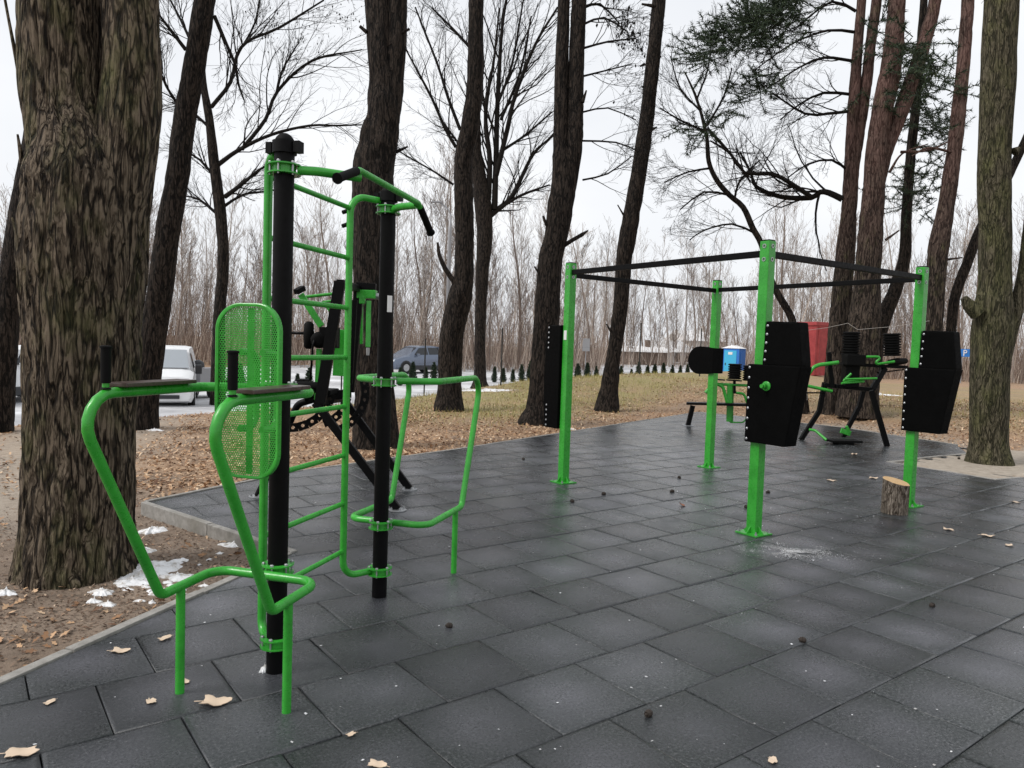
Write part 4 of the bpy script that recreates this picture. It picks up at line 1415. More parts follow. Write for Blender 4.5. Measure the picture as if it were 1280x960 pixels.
tree('forked_tree', 'dark trunk splitting into two close parallel stems behind the slim tall punch bag', (672, 532),
     [(670, 535, 48), (678, 500, 39), (682, 420, 33), (688, 330, 31), (694, 300, 30), (700, 260, 33), (703, 215, 26), (701, 170, 19), (702, 90, 17), (705, 0, 15), (707, -70, 13)], BARK_DARK, seed=8, flare=0.3,
     stems=[[(704, 260, 24), (713, 215, 22), (718, 170, 22), (720, 90, 20), (724, 0, 19), (727, -70, 16)]],
     snags=[[(703, 308, 6), (716, 300, 5), (728, 293, 5), (735, 288, 1.5)], [(676, 345, 4), (668, 333, 2)], [(728, 128, 5), (733, 113, 2)], [(683, 282, 4), (679, 270, 3)]],
     limbs=[[(728, 225, 2.5), (760, 217, 2), (790, 195, 1.3)], [(728, 176, 2.5), (770, 178, 2), (800, 190, 1.2)], [(730, 60, 3), (760, 52, 2.4), (795, 48, 1.6)], [(730, 95, 2.6), (758, 88, 2), (790, 80, 1.4)], [(730, 30, 3), (755, 22, 2.4), (785, 40, 1.5)], [(729, 140, 2.4), (760, 135, 1.8), (795, 150, 1.3)], [(728, 10, 4), (750, 5, 3), (775, 30, 1.6)]], limb_kids=8, dry=[(760, 20, 18, 14, 110), (788, 50, 8, 6, 60), (765, 60, 24, 22, 60), (775, 100, 18, 30, 40)])
tree('leaning_tree', 'slim trunk leaning over beside the slim tall punch bag, alone on the grass', (759, 515),
     [(758, 517, 32), (762, 480, 23), (767, 445, 18), (776, 380, 19), (780, 324, 20), (784, 300, 22), (801, 200, 20), (811, 125, 18), (824, 0, 17), (832, -80, 15)], BARK_DARK, seed=9, flare=0.3,
     snags=[[(818, 85, 4), (826, 70, 2)], [(820, 8, 5), (802, 5, 2.5)], [(815, 162, 4), (821, 159, 2)], [(783, 275, 3), (772, 256, 1.5)], [(764, 415, 3), (758, 405, 2)], [(806, 80, 4), (800, 83, 2)]])
tree('old_pine', 'broad pine bole forking high into two reddish stems behind the ribbed rolls', (1072, 506),
     [(1072, 509, 54), (1077, 440, 46), (1080, 400, 42), (1085, 337, 34), (1093, 225, 29), (1101, 150, 28), (1115, 75, 27), (1121, 0, 22), (1126, -80, 20)], BARK_PINE, seed=10, y=17.6, flare=0.25, sides=40,
     stems=[[(1092, 250, 20), (1107, 187, 21), (1122, 150, 21), (1145, 86, 20), (1160, 37, 18), (1169, 0, 17), (1180, -80, 14)]],
     snags=[[(1107, 300, 4), (1124, 288, 2)], [(1112, 215, 4), (1128, 192, 2.4), (1160, 180, 1.5)], [(1126, 190, 4), (1160, 188, 3), (1186, 177, 2)]],
     foliage=[(1140, 110, 30, 40, 60), (1110, 30, 30, 30, 40)], hgt=12)
tree('tall_pine', 'twin dark pine stems with a long crooked side limb next to the red container', (1045, 508),
     [(1042, 509, 30), (1047, 420, 26), (1055, 337, 25), (1062, 250, 20), (1066, 150, 16), (1072, 60, 13), (1077, 0, 12), (1080, -80, 11)], BARK_PINE, seed=11, y=18.6, flare=0.25,
     stems=[[(1062, 240, 18), (1070, 185, 17), (1082, 110, 15), (1090, 40, 14), (1096, 0, 14), (1101, -80, 12)]],
     limbs=[[(1053, 249, 8), (1036, 241, 7.5), (1025, 240, 7), (1014, 247, 7), (976, 246, 6), (946, 234, 5), (939, 217, 3.5), (925, 190, 2.5)],
            [(1014, 246, 6), (990, 230, 5.5), (965, 217, 5), (931, 216, 4), (912, 191, 3), (888, 176, 2)],
            [(1062, 139, 4), (1035, 142, 3.6), (1006, 142, 3), (965, 116, 2)], [(1064, 118, 4), (1030, 116, 3.4), (1000, 130, 2.2), (975, 150, 1.5)], [(1065, 76, 4), (1030, 72, 3.4), (1000, 84, 2.2), (960, 110, 1.6)],
            [(1062, 215, 3.5), (1040, 200, 3), (1010, 205, 2), (985, 222, 1.5)], [(1068, 40, 4), (1035, 38, 3), (990, 55, 2), (940, 90, 1.6)], [(1070, 14, 4), (1040, 2, 3), (1000, 30, 2)]], limb_kids=15,
     foliage=[(985, 12, 22, 12, 150), (948, 30, 20, 12, 130), (905, 52, 16, 10, 90), (880, 78, 10, 9, 40), (968, 52, 18, 10, 60), (965, 95, 12, 9, 30), (945, 115, 14, 8, 32), (890, 160, 10, 5, 22), (868, 168, 10, 5, 14), (920, 140, 10, 6, 16)], hgt=12)
tree('tall_pine', 'thin leaning dark trunk between the broad forked pine and the far green post', (1086, 503),
     [(1084, 505, 26), (1097, 419, 23), (1118, 365, 19), (1131, 320, 16), (1133, 270, 14), (1139, 187, 13), (1146, 120, 12), (1155, 0, 10)], BARK_DARK, seed=12, y=20.5, flare=0.25,
     foliage=[(1165, 115, 16, 16, 70), (1170, 160, 16, 20, 90), (1135, 235, 14, 10, 30), (1150, 250, 18, 12, 35), (1170, 215, 14, 14, 40)], hgt=13)
tree('tall_pine', 'reddish barked pine rising directly behind the far green post', (1160, 508),
     [(1160, 510, 30), (1168, 400, 24), (1171, 330, 26), (1174, 305, 28), (1184, 250, 22), (1195, 170, 20), (1203, 90, 18), (1210, 0, 17), (1216, -80, 14)], BARK_PINE, seed=13, y=17.0, flare=0.25, snags=[[(1180, 325, 4), (1203, 322, 2)], [(1190, 190, 4), (1160, 185, 3), (1140, 195, 2)]],
     foliage=[(1175, 90, 14, 20, 40), (1160, 60, 20, 16, 40)], hgt=12)
tree('leaning_tree', 'thin slanted trunk passing behind the mossy trunk near the blue sign', (1183, 505),
     [(1182, 507, 18), (1187, 439, 14), (1193, 375, 14), (1209, 329, 14), (1224, 290, 14), (1250, 240, 13), (1275, 190, 12)], BARK_DARK, seed=14, y=20, flare=0.3, hgt=10)
tree('mossy_tree', 'thick green mossy trunk with knobbly swellings standing in a sandy tree pit', (1236, 582),
     [(1236, 584, 66), (1236, 545, 52), (1237, 470, 53), (1240, 415, 57), (1242, 385, 52), (1244, 337, 44), (1243, 187, 44), (1248, 90, 46), (1252, 0, 46), (1256, -80, 42)], BARK_MOSS, seed=15, sides=56, step=0.05, flare=0.35, ridge=0.02, lump=0.09,
     stems=[[(1250, 455, 26), (1263, 405, 26), (1276, 365, 21), (1284, 320, 20), (1292, 240, 18)]],
     snags=[[(1222, 392, 22), (1211, 381, 18), (1205, 372, 10)], [(1268, 190, 14), (1274, 186, 8)]], fh=0.4)
tree('crooked_tree', 'small crooked bare tree zigzagging up behind the near green post', (1006, 511),
     [(1006, 512, 13), (1000, 450, 12), (992, 407, 11), (986, 390, 10), (966, 355, 9), (952, 306, 8), (941, 285, 8), (929, 259, 7.5), (912, 244, 7), (896, 225, 6.5), (886, 202, 6), (883, 169, 5), (871, 124, 3.5), (856, 90, 2)], BARK_DARK, seed=16, sides=9, step=0.12, ridge=0, y=19, flare=0.3, crown=False,
     limbs=[[(945, 292, 3), (915, 280, 2.4), (880, 288, 2), (862, 300, 1.3)], [(912, 244, 3), (880, 240, 2.5), (850, 262, 1.5)], [(890, 210, 3), (860, 215, 2.2), (830, 228, 1.4)], [(884, 160, 4), (912, 191, 3.5), (931, 216, 3), (938, 228, 2.4)], [(883, 165, 3), (850, 150, 2.4), (825, 135, 1.4)], [(871, 124, 2.6), (885, 85, 2), (890, 40, 1.3)], [(877, 140, 2.6), (850, 110, 2), (838, 70, 1.3)], [(918, 250, 3), (925, 225, 2.4), (950, 200, 1.6)], [(884, 157, 3), (905, 120, 2.4), (915, 85, 1.5)]], limb_kids=12)

# ------------------------------------------------------------------ wood beyond the road
protos = []
def wood_tree(seed, hgt, r, dense, kids=(8, 6, 3)):
    rg = random.Random(seed)
    tm = MB()
    pts, rad = [], []
    q = Vector((0, 0, -0.3))
    d = Vector((rg.gauss(0, 0.04), rg.gauss(0, 0.04), 1))
    n = 12
    for i in range(n + 1):
        pts.append(q.copy())
        rad.append(r * (1 - 0.88 * i / n))
        d = (d + Vector((rg.gauss(0, 0.05), rg.gauss(0, 0.05), 0.1))).normalized()
        q = q + d * (hgt / n)
    tm.tube(pts, rad, 7, caps=False)
    cm = MB()
    spawn(cm, pts, [x * 0.6 for x in rad], hgt * 0.42, dense, 1, 3, rg, up=0.13, wob=0.13, kids=kids, sides=(4, 3, 3, 3), spread=(0.3, 0.75), rmin=0.0075, lo=0.18, lenk=(0.4, 0.7))
    return tm, cm
for i in range(8):
    tm, cm = wood_tree(100 + i, [11, 9.5, 12.5, 8, 10.5, 13, 7, 9][i], [0.11, 0.09, 0.13, 0.07, 0.10, 0.14, 0.06, 0.08][i], [26, 24, 30, 26, 28, 30, 24, 26][i])
    a, b = tm.mesh(name='trunk'), cm.mesh(name='crown')
    for me in (a, b):
        me.materials.append(WOOD)
        me.polygons.foreach_set('use_smooth', [True] * len(me.polygons))
    protos.append((a, b, tm, cm))
wr = random.Random(42)
def far_pos(px, dist):
    q = PY(px, 440, dist)
    return q.x, q.y
for i in range(150):
    px = -30 + 1340 * (i + wr.random()) / 150
    dist = wr.uniform(46, 66)
    if 750 < px < 965: dist = wr.uniform(62, 90)
    x, y = far_pos(px, dist)
    k = wr.randrange(8)
    sc_ = wr.uniform(0.75, 1.12) * (1.0 if px < 1000 else 0.95)
    where = next(w_ for lim_, w_ in ((290, 'white van'), (470, 'ladder station'), (600, 'silver blue car'), (770, 'young conifer row'), (890, 'brown barn and cottage'), (960, 'blue toilet cabin'), (1050, 'red container'), (9999, 'reddish pines')) if px < lim_)
    root = thing('slender_tree', 'slender bare tree of the dense wood standing beyond the ' + where, 'tree', (x, y, zg(x, y)), 'bare trees of the wood beyond the ' + where, wr.uniform(0, 6.28))
    root.scale = (sc_, sc_, sc_)
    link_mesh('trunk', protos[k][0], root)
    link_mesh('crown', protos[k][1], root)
# the mass of the wood farther back: one thicket
def np_mesh(m):
    v = np.array([tuple(q) for q in m.v], np.float32)
    f = [q for q in m.f if len(q) == 4]
    return v, np.array(f, np.int32)
arrs = []
for tm, cm in [wood_tree(300 + i, [11, 9.5, 12.5, 10.5, 13, 9][i], [0.11, 0.09, 0.13, 0.10, 0.14, 0.08][i], 26, (6, 4, 2)) for i in range(6)]:
    v1, q1 = np_mesh(tm)
    v2, q2 = np_mesh(cm)
    arrs.append((np.concatenate([v1, v2]), np.concatenate([q1, q2 + len(v1)])))
V, Q, off = [], [], 0
for i in range(84):
    px = -60 + 1400 * (i + wr.random()) / 84
    dist = wr.uniform(72, 100)
    x, y = far_pos(px, dist)
    v, q = arrs[wr.randrange(6)]
    a, s = wr.uniform(0, 6.28), wr.uniform(1.0, 1.55)
    c, sn = math.cos(a) * s, math.sin(a) * s
    w = np.stack([v[:, 0] * c - v[:, 1] * sn + x, v[:, 0] * sn + v[:, 1] * c + y, v[:, 2] * s], 1)
    V.append(w); Q.append(q + off); off += len(v)
def big_mesh(name, V, Q, mat, n=4):
    V, Q = np.concatenate(V).astype(np.float32), np.concatenate(Q).astype(np.int32)
    me = bpy.data.meshes.new(name)
    me.vertices.add(len(V)); me.vertices.foreach_set('co', V.ravel())
    me.loops.add(Q.size); me.loops.foreach_set('vertex_index', Q.ravel())
    me.polygons.add(len(Q)); me.polygons.foreach_set('loop_start', np.arange(0, Q.size, n, dtype=np.int32))
    me.update(calc_edges=True)
    me.materials.append(mat)
    o = bpy.data.objects.new(name, me)
    COL.objects.link(o)
    tag(o, kind='stuff')
    return o
HAZED_FARWOOD = material('haze_tinted_far_bark', (0.4, 0.36, 0.33), 0.9, 0, 0.1, islands([(0.0, (0.22, 0.19, 0.17)), (0.5, (0.40, 0.36, 0.33)), (1.0, (0.58, 0.55, 0.52))]))  # distance haze put into the colour, paler and greyer than the nearer wood
tag(big_mesh('far_wood', V, Q, HAZED_FARWOOD), 'hazy mass of bare trees deep in the wood', 'wood')
# brushwood at the foot of the wood
N = 34000
nr = np.random.default_rng(3)
px = nr.uniform(-60, 1340, N)
dist = nr.uniform(46, 82, N)
sel = (px > 750) & (px < 965)
dist[sel] = nr.uniform(64, 110, int(sel.sum()))
keep = ~((px > 775) & (px < 885) & (nr.random(N) < 0.75))
px, dist = px[keep], dist[keep]
N = len(px)
x = (px - 640) / FPX * dist
y = dist
hh = nr.gamma(2.0, 1.15, N) + 0.3
lx, ly = nr.normal(0, 0.22, N) * hh, nr.normal(0, 0.22, N) * hh
w = 0.010 + 0.012 * nr.random(N)
a = nr.uniform(0, np.pi, N)
dx, dy = np.cos(a) * w, np.sin(a) * w
z0 = np.array([zg(float(p), float(q)) for p, q in zip(x[::40], y[::40])]).repeat(40)[:N] - 0.05
vs = np.stack([np.stack([x - dx, y - dy, z0], 1), np.stack([x + dx, y + dy, z0], 1), np.stack([x + lx * 0.4 + dx * 0.8, y + ly * 0.4 + dy * 0.8, z0 + hh * 0.5], 1), np.stack([x + lx * 0.4 - dx * 0.8, y + ly * 0.4 - dy * 0.8, z0 + hh * 0.5], 1),
               np.stack([x + lx + dx * 0.3, y + ly + dy * 0.3, z0 + hh], 1), np.stack([x + lx - dx * 0.3, y + ly - dy * 0.3, z0 + hh], 1)], 1).reshape(-1, 3)
b6 = np.arange(N)[:, None] * 6
fq = np.concatenate([b6 + np.array([[0, 1, 2, 3]]), b6 + np.array([[3, 2, 4, 5]])])
BRUSH = material('brushwood', (0.2, 0.14, 0.1), 0.9, 0, 0.2, islands([(0.0, (0.11, 0.075, 0.058)), (0.5, (0.28, 0.21, 0.17)), (1.0, (0.54, 0.46, 0.39))]))
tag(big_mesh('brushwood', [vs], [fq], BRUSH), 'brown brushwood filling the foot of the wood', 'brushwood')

# ------------------------------------------------------------------ row of young conifers
def conifer(seed):
    rg = random.Random(seed)
    m = MB()
    H, W = 0.95, 0.23
    for _ in range(560):
        t = rg.random() ** 0.8
        z = 0.04 + t * (H - 0.06)
        rr = W * (1 - t) ** 0.8 * (0.55 + 0.5 * rg.random()) * (0.75 if t < 0.08 else 1)
        a = rg.uniform(0, 6.28)
        p = Vector((rr * math.cos(a), rr * math.sin(a), z))
        d = (Vector((math.cos(a), math.sin(a), 0.9)) + Vector((rg.gauss(0, 0.3), rg.gauss(0, 0.3), rg.gauss(0, 0.3)))).normalized()
        s = d.cross(Vector((rg.gauss(0, 1), rg.gauss(0, 1), rg.gauss(0, 1)))).normalized() * 0.022
        m.add([p - s, p + s, p + d * rg.uniform(0.06, 0.12)], [(0, 1, 2)])
    core = MB()
    core.lathe([(0.10, 0.05), (0.14, 0.15), (0.10, 0.45), (0.03, 0.8), (0.01, 0.9)], 8)
    m.add(core.v, core.f)
    me = m.mesh(name='crown')
    me.materials.append(SPRUCE)
    s = MB()
    s.tube([Vector((0, 0, -0.1)), Vector((0, 0, 0.2))], 0.02, 6)
    st = s.mesh(name='trunk')
    st.materials.append(TWIG)
    return me, st
cons = [conifer(i) for i in range(4)]
cx = [372, 386, 500, 516, 532, 542, 618, 629, 641, 652, 663, 722, 734, 745, 757, 776, 789, 798, 809, 818, 829, 840, 850, 859, 870, 300, 288]
for i, px in enumerate(cx):
    by = mix(476, 472.5, sstep(370, 560, px)) if px < 600 else mix(472.5, 474, sstep(600, 850, px))
    hor = 432.3 + ROLL * (px - 640)
    d = 1.62 * FPX / (by - hor)
    q = PY(px, by, d)
    z = zg(q.x, q.y)
    s = rng.uniform(0.7, 1.12)
    root = thing('young_conifer', 'knee-high dark green conifer in the row planted along the road', 'conifer', (q.x, q.y, z), 'young conifers planted in a row', rng.uniform(0, 6))
    root.scale = (s, s, s * rng.uniform(0.9, 1.12))
    me, st = cons[i % 4]
    link_mesh('crown', me, root)
    link_mesh('trunk', st, root)

# ------------------------------------------------------------------ fence
fpx = [(532, 420, 24.0), (628, 419, 25.2), (717, 417, 26.6), (801, 415, 28.2), (877, 412, 30.0), (428, 421, 22.8)]
fz_ = []
for px, ty, d in sorted(fpx):
    q = PY(px, ty, d)
    fz_.append(q)
fence = thing('wire_fence', 'thin dark fence posts with fine wires along the edge of the lawn', 'fence', (fz_[2].x, fz_[2].y, zg(fz_[2].x, fz_[2].y)))
for q in fz_:
    m = MB()
    z = zg(q.x, q.y)
    m.tube([(q.x, q.y, z - 0.2), (q.x, q.y, z + 1.95)], 0.024, 8)
    m.obj('fence_post', DARKG, fence)
for k in range(3):
    m = MB()
    for a, b in zip(fz_[:-1], fz_[1:]):
        za, zb = zg(a.x, a.y), zg(b.x, b.y)
        hk = 0.5 + 0.65 * k
        m.tube([(a.x, a.y, za + hk), ((a.x + b.x) / 2, (a.y + b.y) / 2, (za + zb) / 2 + hk - 0.02), (b.x, b.y, zb + hk)], 0.002, 3)
    m.obj('wire', DARKG, fence)

# ------------------------------------------------------------------ vehicles
def loft(m, secs):
    """secs: list of cross sections (x, [(y,z)...]) half profile bottom->top, mirrored"""
    b = len(m.v)
    k = len(secs[0][1])
    for x, pr in secs:
        for y, z in pr: m.v.append(Vector((x, y, z)))
        for y, z in pr[::-1]: m.v.append(Vector((x, -y, z)))
    n = 2 * k
    for i in range(len(secs) - 1):
        for j in range(n):
            j2 = (j + 1) % n
            m.f.append((b + i * n + j, b + i * n + j2, b + (i + 1) * n + j2, b + (i + 1) * n + j))
    m.f.append(tuple(b + j for j in range(n)))
    m.f.append(tuple(b + (len(secs) - 1) * n + j for j in range(n))[::-1])
def wheel(parent, x, y, r=0.33, w=0.21):
    m = MB()
    m.lathe([(r * 0.66, -w / 2), (r * 0.94, -w / 2), (r, -w / 2 + 0.03), (r, w / 2 - 0.03), (r * 0.94, w / 2), (r * 0.66, w / 2)], 24, (x, y, r), (0, 1, 0))
    o = m.obj('wheel', TYRE, parent, smooth=True, auto=0.6)
    s = 1 if y > 0 else -1
    m = MB()
    m.lathe([(r * 0.66, 0.0), (r * 0.62, 0.012), (r * 0.2, 0.02), (r * 0.16, 0.03)], 20, (x, y + s * w / 2 * 0.9, r), (0, s, 0))
    m.obj('rim', STEEL, o, smooth=True, auto=0.5)
def place(root, loc, rz):
    root.location = loc
    root.rotation_euler = (0, 0, rz)
def side_win(parent, pts, s, name='window'):
    m = MB()
    m.add([Vector((x, s * (y + 0.006), z)) for x, y, z in pts], [tuple(range(len(pts)))])
    m.add([Vector((x, s * (y - 0.02), z)) for x, y, z in pts], [tuple(range(len(pts)))[::-1]])
    return m.obj(name, GLASS, parent)
def estate(name, label, body, loc, rz):
    root = thing(name, label, 'car', (0, 0, 0))
    def pr(z0, zm, zs, zt, wm, ws, wt): return [(wm * 0.9, z0), (wm, z0 + 0.12), (wm, zm), (ws, zs), (wt, zt), (wt * 0.6, zt + 0.02)]
    S = [(2.2, pr(0.3, 0.5, 0.62, 0.66, 0.74, 0.7, 0.6)), (2.05, pr(0.24, 0.6, 0.78, 0.82, 0.85, 0.8, 0.7)), (1.5, pr(0.22, 0.7, 0.92, 0.97, 0.9, 0.85, 0.74)), (1.05, pr(0.22, 0.74, 0.99, 1.05, 0.9, 0.86, 0.74)),
         (0.35, pr(0.22, 0.76, 1.02, 1.5, 0.9, 0.86, 0.62)), (0.0, pr(0.22, 0.77, 1.03, 1.58, 0.9, 0.86, 0.62)), (-0.9, pr(0.22, 0.79, 1.05, 1.59, 0.9, 0.86, 0.62)), (-1.6, pr(0.24, 0.8, 1.08, 1.52, 0.89, 0.85, 0.6)), (-2.05, pr(0.28, 0.82, 1.1, 1.18, 0.86, 0.82, 0.68)), (-2.2, pr(0.34, 0.7, 0.9, 0.98, 0.8, 0.78, 0.68))]
    m = MB(); loft(m, S)
    m.obj('body', body, root, smooth=True, auto=0.5)
    for s in (-1, 1):
        def yy(z, lo=1.04, hi=1.53): return mix(0.865, 0.64, (z - lo) / (hi - lo))
        side_win(root, [(0.72, yy(1.08), 1.08), (-0.28, yy(1.09), 1.09), (-0.28, yy(1.5), 1.5), (0.28, yy(1.46), 1.46)], s)
        side_win(root, [(-0.36, yy(1.09), 1.09), (-1.2, yy(1.11), 1.11), (-1.15, yy(1.5), 1.5), (-0.36, yy(1.5), 1.5)], s)
        side_win(root, [(-1.28, yy(1.12), 1.12), (-1.8, yy(1.16) - 0.01, 1.17), (-1.55, yy(1.44), 1.44), (-1.25, yy(1.48), 1.48)], s)
        m = MB(); m.box((1.98, s * 0.66, 0.7), (0.3, 0.24, 0.13)); m.obj('headlight', LAMPG, root, bevel=0.03)
        m = MB(); m.box((-2.08, s * 0.72, 0.95), (0.16, 0.18, 0.26)); m.obj('tail_light', RED, root, bevel=0.03)
        m = MB(); m.box((0.55, s * 0.98, 1.08), (0.12, 0.2, 0.13)); m.obj('mirror', body, root, bevel=0.03)
        m = MB(); m.box((-0.1, s * 0.885, 0.34), (3.0, 0.06, 0.26)); m.obj('sill', CARD, root, bevel=0.02)
        for x in (1.35, -1.35):
            m = MB(); m.lathe([(0.39, -0.012), (0.39, 0.012)], 22, (x, s * 0.893, 0.35), (0, s, 0)); m.obj('wheel_arch', CARD, root)
            wheel(root, x, s * 0.83)
    m = MB()
    m.add([Vector(q) for q in ((1.0, 0.68, 1.08), (1.0, -0.68, 1.08), (0.4, -0.58, 1.49), (0.4, 0.58, 1.49))], [(0, 1, 2, 3)])
    m.obj('windscreen', GLASS, root)
    m = MB(); m.box((2.16, 0, 0.42), (0.1, 1.2, 0.14)); m.obj('grille', CARD, root, bevel=0.02)
    place(root, loc, rz)
    return root
def gpt(px, d):
    q = PY(px, 450, d)
    return Vector((q.x, q.y, zg(q.x, q.y) + 0.03))
rdir = math.atan2(RE[1], RE[0])
estate('parked_car', 'silver blue estate car parked on the far side of the road', CARB, gpt(519, 43.5), R(226))
estate('parked_car', 'pale car glimpsed between the massive trunk and the leaning trunk next to it', VANW, gpt(13, 21.5), R(-100))
# van, nose towards the playground
def van(loc, rz):
    root = thing('delivery_van', 'white van facing the lawn with a frosted windscreen', 'van', (0, 0, 0))
    def pr(z0, zm, zs, zt, wm, ws, wt): return [(wm * 0.93, z0), (wm, z0 + 0.15), (wm, zm), (ws, zs), (wt, zt), (wt * 0.7, zt + 0.04)]
    S = [(2.4, pr(0.3, 0.55, 0.75, 0.82, 0.86, 0.82, 0.74)), (2.3, pr(0.24, 0.62, 0.92, 1.0, 0.93, 0.9, 0.8)), (1.95, pr(0.22, 0.75, 1.1, 1.16, 0.95, 0.93, 0.82)), (1.75, pr(0.22, 0.8, 1.16, 1.24, 0.95, 0.93, 0.82)), (1.0, pr(0.22, 0.85, 1.2, 1.86, 0.95, 0.94, 0.76)), (0.6, pr(0.22, 0.9, 1.22, 1.92, 0.95, 0.94, 0.77)), (-2.3, pr(0.24, 0.95, 1.25, 1.92, 0.95, 0.94, 0.77)), (-2.4, pr(0.3, 0.95, 1.25, 1.84, 0.92, 0.9, 0.74))]
    m = MB(); loft(m, S)
    m.obj('body', VANW, root, smooth=True, auto=0.5)
    m = MB()
    m.add([Vector(q) for q in ((1.745, 0.79, 1.255), (1.745, -0.79, 1.255), (1.06, -0.70, 1.82), (1.06, 0.70, 1.82))], [(0, 1, 2, 3)])
    m.v = [v + Vector((0.045, 0, 0.05)) for v in m.v]
    m.obj('windscreen', WINDSCREEN, root)
    for s in (-1, 1):
        m = MB(); m.box((2.2, s * 0.70, 0.86), (0.3, 0.34, 0.2), Matrix.Rotation(-0.3 * 0, 3, 'Y')); m.obj('headlight', LAMPG, root, bevel=0.05)
        m = MB(); m.box((1.35, s * 1.06, 1.25), (0.14, 0.2, 0.3)); m.obj('mirror', CARD, root, bevel=0.04)
        side_win(root, [(1.4, 0.915, 1.28), (0.4, 0.92, 1.28), (0.4, 0.80, 1.78), (1.1, 0.80, 1.74)], s)
        for x in (1.6, -1.4):
            m = MB(); m.lathe([(0.4, -0.012), (0.4, 0.012)], 22, (x, s * 0.944, 0.36), (0, s, 0)); m.obj('wheel_arch', CARD, root)
            wheel(root, x, s * 0.87, 0.34)
    m = MB(); m.box((2.37, 0, 0.78), (0.1, 1.0, 0.12)); m.obj('grille', CARD, root, bevel=0.02)
    m = MB(); m.box((2.4, 0, 0.42), (0.1, 1.1, 0.12)); m.obj('bumper_intake', CARD, root, bevel=0.02)
    m = MB(); m.box((2.0, 0.25, 1.155), (0.05, 0.5, 0.02)); m.obj('bonnet_vent', CARD, root)
    m = MB()
    m.lathe([(0.085, 0.0), (0.085, 0.02), (0.07, 0.025), (0.07, 0.0)], 22, (2.42, 0, 0.79), (1, 0, 0))
    for y0, z0, y1, z1 in ((-0.05, 0.84, -0.02, 0.735), (-0.02, 0.735, 0, 0.79), (0, 0.79, 0.02, 0.735), (0.02, 0.735, 0.05, 0.84), (-0.025, 0.85, 0, 0.80), (0, 0.80, 0.025, 0.85)):
        m.bar((2.437, y0, z0), (2.437, y1, z1), 0.012, 0.012)
    m.obj('emblem', STEEL, root)
    place(root, loc, rz)
    root.scale = (0.94, 0.94, 0.92)
van(gpt(206, 23.0) + Vector((0, 0, -0.1)), R(-68))
# trailer beside the van
tl = thing('cargo_trailer', 'small light grey box trailer with a dark bundle beside the white van', 'trailer', gpt(254, 24.5))
b0 = LOC[tl.name]
part('box_body', GREY, tl, ('box', b0 + Vector((0, 0, 0.6)), (0.42, 1.4, 0.75)), bevel=0.02)
part('bundle', CARD, tl, ('lathe', [(0.05, 0), (0.2, 0.05), (0.17, 0.2), (0.05, 0.28)], 10, b0 + Vector((-0.03, -0.3, 0.97))), smooth=True)
for s in (-1, 1):
    part('wheel', TYRE, tl, ('lathe', [(0.1, -0.06), (0.22, -0.06), (0.22, 0.06), (0.1, 0.06)], 16, b0 + Vector((s * 0.27, 0, 0.22)), (1, 0, 0)))

# ------------------------------------------------------------------ portable toilet, container, houses, sign, lamp
def local(root):
    return LOC[root.name]
tp = gpt(917, 52)
tz = PY(917, 432, 52).z
pt_ = thing('portable_toilet', 'blue portable toilet cabin with white roof beyond the lawn', 'toilet cabin', (0, 0, 0))
W2, HT = 0.62, 2.1
part('cabin_wall', BLUE, pt_, ('box', (0, 0, HT / 2), (W2 * 2, W2 * 2, HT)), bevel=0.04)
m = MB()
m.add([Vector((x, y, z)) for x, y, z in ((-W2 - 0.05, -W2 - 0.05, HT), (W2 + 0.05, -W2 - 0.05, HT), (W2 + 0.05, W2 + 0.05, HT), (-W2 - 0.05, W2 + 0.05, HT), (-W2 + 0.1, 0, HT + 0.22), (W2 - 0.1, 0, HT + 0.22))], [(0, 1, 5, 4), (1, 2, 5), (2, 3, 4, 5), (3, 0, 4), (3, 2, 1, 0)])
m.obj('roof', SNOW, pt_)
dr = part('door', CYAN, pt_, ('box', (-W2 - 0.012, 0, 1.02), (0.04, 0.88, 1.86)), bevel=0.02)
part('vent', WHITEP, dr, ('box', (-W2 - 0.036, 0, 1.75), (0.02, 0.3, 0.18)))
part('handle', CARD, dr, ('box', (-W2 - 0.04, 0.33, 1.0), (0.03, 0.06, 0.16)))
part('side_panel', BLUE, pt_, ('box', (0, -W2 - 0.012, 1.0), (0.8, 0.03, 1.7)), bevel=0.012)
part('skid', GREY, pt_, ('box', (0, 0, 0.03), (1.2, 1.2, 0.06)))
place(pt_, (tp.x, tp.y, tz - HT - 0.2), R(52))
if True:
    pt_.location.z = min(pt_.location.z, zg(tp.x, tp.y) + 0.03)
# red tapered container
cp = gpt(1016, 42)
ctop = PY(1016, 404, 42).z
ct = thing('waste_container', 'tall worn red tapered container standing behind the twin pine stems', 'container', (cp.x, cp.y, zg(cp.x, cp.y)))
b0 = local(ct)
hC = ctop - b0.z
Rz = Matrix.Rotation(R(28), 3, 'Z')
m = MB()
m.box(b0 + Vector((0, 0, hC / 2)), (1.0, 1.1, hC), Rz, taper=(1.42, 1.3))
m.obj('hopper', RED, ct, bevel=0.03)
part('rim', RED, ct, ('box', b0 + Vector((0, 0, hC - 0.05)), (1.52, 1.52, 0.2), Rz), bevel=0.02)
for s in (-1, 1):
    part('rib', RED, ct, ('bar', b0 + Rz @ Vector((s * 0.32, -0.555, 0.05)), b0 + Rz @ Vector((s * 0.45, -0.72, hC - 0.15)), 0.1, 0.06, (0, -1, 0)))
